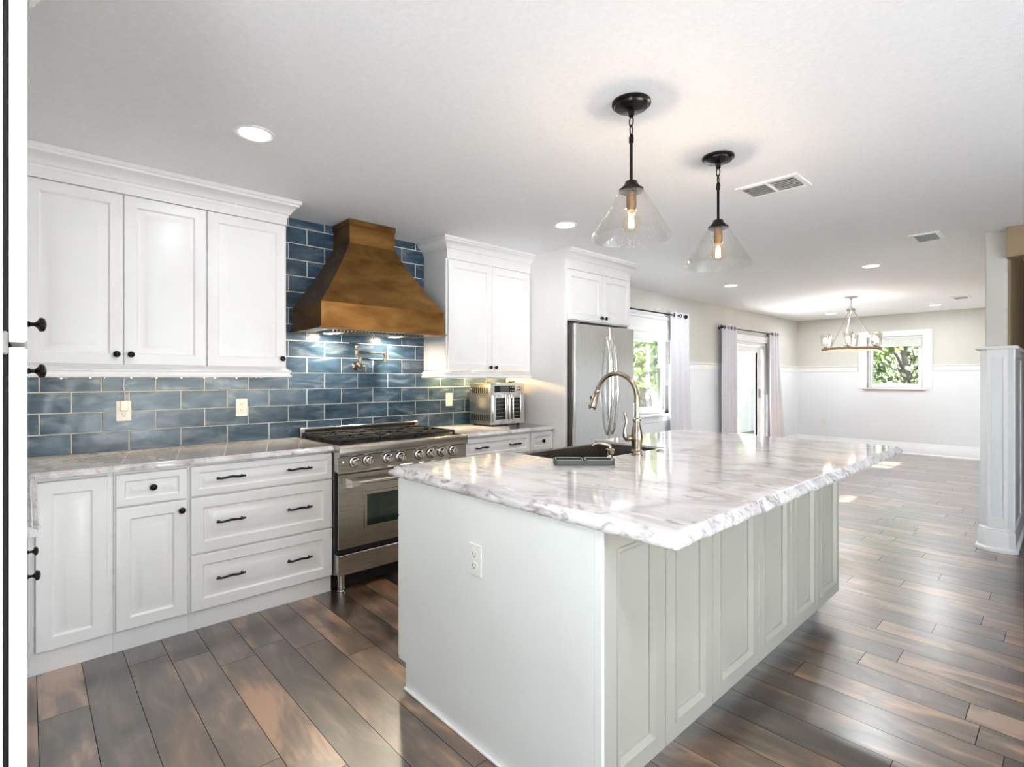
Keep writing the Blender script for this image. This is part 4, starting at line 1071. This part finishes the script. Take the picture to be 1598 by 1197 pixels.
def rod(x0, x1, z, label, y=-.102):
    t = thing('curtain_rod', label, 'curtain rod', ((x0+x1)/2, y, z), 'black curtain rods')
    obj('pole', MB().tube([(x0, y, z), (x1, y, z)], .0095, 12), M_black, t)
    for x, d in ((x0, -1), (x1, 1)):
        obj('finial', MB().lathe([(.012, 0), (.012, .010), (.022, .018), (.027, .034), (.022, .050), (.008, .058), (0, .059)], (x, y, z), (d, 0, 0), seg=18, caps=False), M_black, t)
    for x in (x0+.08, x1-.12):
        obj('bracket', MB().lathe([(.022, 0), (.022, .006), (.007, .008), (.007, -y-.006), (.014, -y-.004), (.014, -y+.008)], (x, -.0005, z-.002), (0, -1, 0), seg=14), M_black, t)
rod(4.62, 6.70, 2.190, 'black curtain rod over the window next to the fridge')
rod(7.86, 9.93, 2.125, 'black curtain rod over the glazed patio door')
curtain(6.33, 6.80, 2.235, 'pale grey curtain between the fridge window and the wainscoted wall', folds=3, flare=.10)
curtain(7.84, 8.32, 2.170, 'pale grey curtain hanging left of the glazed patio door', folds=4)
curtain(9.73, 10.08, 2.170, 'pale lilac grey curtain hanging right of the glazed patio door', folds=3, flare=.34)
# roman shade at window 1
t = thing('roman_shade', 'white roman shade pulled halfway up the window next to the fridge', 'window shade', (5.68, -.03, 2.17))
b = MB().box(W1[0]-.05, W1[1]-.0, -.060, -.024, 2.115, 2.155, .004)
obj('headrail', b, M_shadefab, t)
b = MB()
for i, (za, zb, yy) in enumerate(((1.98, 2.115, -.046), (1.93, 1.985, -.058), (1.83, 1.935, -.044))):
    b.prism([(yy+.010, za), (yy, za+.004), (yy-.003, (za+zb)/2), (yy+.004, zb), (yy+.014, zb)], 'x', W1[0]-.05, W1[1]-.0)
obj('fabric', b, M_shadefab, t)
# cellular shade at window 2
t = thing('cellular_shade', 'white shade raised to the top of the far dining window', 'window shade', (XD+.03, -1.6, 2.0))
obj('headrail', MB().box(XD+.012, XD+.046, W2[0]+.004, W2[1]-.004, 2.045, 2.078, .003), M_shadefab, t)
b = MB()
for i in range(7): z = 1.915+i*.0185; b.prism([(XD+.014, z+.009), (XD+.028, z+.001), (XD+.042, z+.009), (XD+.028, z+.0175)], 'y', W2[0]+.006, W2[1]-.006)
obj('fabric', b, M_shadefab, t)
obj('bottom_rail', MB().box(XD+.016, XD+.044, W2[0]+.006, W2[1]-.006, 1.898, 1.914, .003), M_trim, t)

# ------------------------------------------------------------------ outside
struct('ground_outside', MB().box(-25, 60, .2, 60, -.30, -.20).box(XD+T+.02, 60, -30, .2, -.30, -.20), M_lawn)
struct('bounce_ground', MB().box(-30, XD+T, -40, YR-.3, -.30, -.20).box(-30, XL-.3, YR-.3, .19, -.30, -.20), M_patio)  # unseen pale ground, added to bounce sunlight up to the ceiling
struct('patio_slab', MB().box(7.2, 12.5, .17, 2.6, -.199, -.06), M_patio)
def tree(x, y, h, r, label, seed, lean=0.0, n=1500):
    rr = random.Random(seed)
    t = thing('garden_tree', label, 'tree', (x, y, -.2), 'trees outside the windows')
    pts = [(x+lean*k/6*1.0+.08*math.sin(k+seed), y+.06*math.cos(k*1.7+seed), -.2+h*.8*k/6) for k in range(7)]
    b = MB().tube(pts, [.15*r*(1-.11*k)+.02 for k in range(7)], 10)
    for k in range(7):
        p = Vector(pts[2+k % 5]); a = rr.uniform(0, 2*PI); q = p+Vector((math.cos(a)*r*.7, math.sin(a)*r*.7, rr.uniform(0.5, 1.2)))
        b.tube([p, (p+q)/2+Vector((0, 0, .15)), q], [.045, .03, .012], 7)
    obj('trunk', b, M_bark, t)
    cl = [(x+lean*.8+rr.uniform(-r, r)*.75, y+rr.uniform(-r, r)*.75, -.2+h*rr.uniform(.28, 1.0), r*rr.uniform(.28, .5)) for _ in range(16)]
    b = MB()
    for _ in range(n):
        cx, cy, cz, cr = rr.choice(cl); u = rr.uniform(-1, 1); a = rr.uniform(0, 2*PI); s = math.sqrt(1-u*u); q = cr*rr.uniform(.5, 1)
        c = Vector((cx+q*s*math.cos(a), cy+q*s*math.sin(a), cz+q*u)); z = rr.uniform(.07, .13)*max(1, r/1.4)
        d = Vector((rr.gauss(0, 1), rr.gauss(0, 1), rr.gauss(0, 1))).normalized(); e1 = d.orthogonal().normalized()*z; e2 = d.cross(e1).normalized()*z*.5
        b.add([c-e1, c+e2, c+e1, c-e2], [(0, 1, 2, 3)])
    o = obj('foliage', b, M_leaf, t, smooth=0); o['kind'] = 'stuff'
tree(10.6, 3.1, 4.0, 1.25, 'yellow-green leafy tree nearest outside the window next to the fridge', 1, n=2400)
tree(14.6, 5.9, 5.5, 1.7, 'darker tree farther back outside the window next to the fridge', 2, n=2400)
tree(18.6, 9.4, 7.0, 2.2, 'tall tree farthest back outside the window next to the fridge', 3, n=2600)
tree(26.5, 7.3, 7.0, 2.3, 'tall tree rising behind the hedge beyond the patio door', 9, n=2600)
tree(17.4, -.55, 4.2, 1.35, 'tree nearest the far dining window', 5, lean=.5, n=2000)
tree(21.6, -1.9, 5.0, 1.5, 'tree with leaning trunk behind the nearest one at the dining window', 6, lean=1.2, n=2400)
tree(24.4, 1.7, 6.2, 2.0, 'broad tree at the left edge of the far dining window view', 7, n=2600)
tree(29.5, -.9, 7.0, 2.5, 'large tree farthest out beyond the dining window', 8, n=2600)
tree(4.3, 3.9, 5.6, 1.7, 'unseen tree added to block sun at the window next to the fridge', 10, n=2600)  # out of view, added to keep the sun patch off the floor
# dense hedge behind the shed
t = thing('garden_hedge', 'dense tall hedge seen through the upper glass of the patio door', 'hedge', (20.5, 4.9, -.2))
rr = random.Random(21); b = MB()
for _ in range(4200):
    u = rr.uniform(-2.6, 2.6); c = Vector((21.8-u*.25+rr.uniform(-.5, .5), 5.4+u, rr.uniform(-.1, 3.4+.25*math.sin(3*u))))
    d = Vector((rr.gauss(0, 1), rr.gauss(0, 1), rr.gauss(0, 1))).normalized(); z = rr.uniform(.09, .17); e1 = d.orthogonal().normalized()*z; e2 = d.cross(e1).normalized()*z*.55
    b.add([c-e1, c+e2, c+e1, c-e2], [(0, 1, 2, 3)])
o = obj('foliage', b, M_leaf, t, smooth=0); o['kind'] = 'stuff'
# white shed outside the patio door
t = thing('garden_shed', 'white shed with sloping roof edge outside the patio door', 'shed', (16.0, 3.0, -.2))
M_shed = noise_mat(mat('shed_siding', lin(190, 194, 198), .6), 4, lin(172, 168, 160), lin(184, 180, 172))
obj('wall', MB().prism([(14.55, -.2), (17.6, -.2), (17.6, 2.90), (14.55, .47)], 'y', 2.6, 3.4), M_shed, t)
obj('roof', MB().prism([(14.42, .44), (17.7, 3.05), (17.7, 2.98), (14.46, .38)], 'y', 2.5, 3.5), M_trim, t)
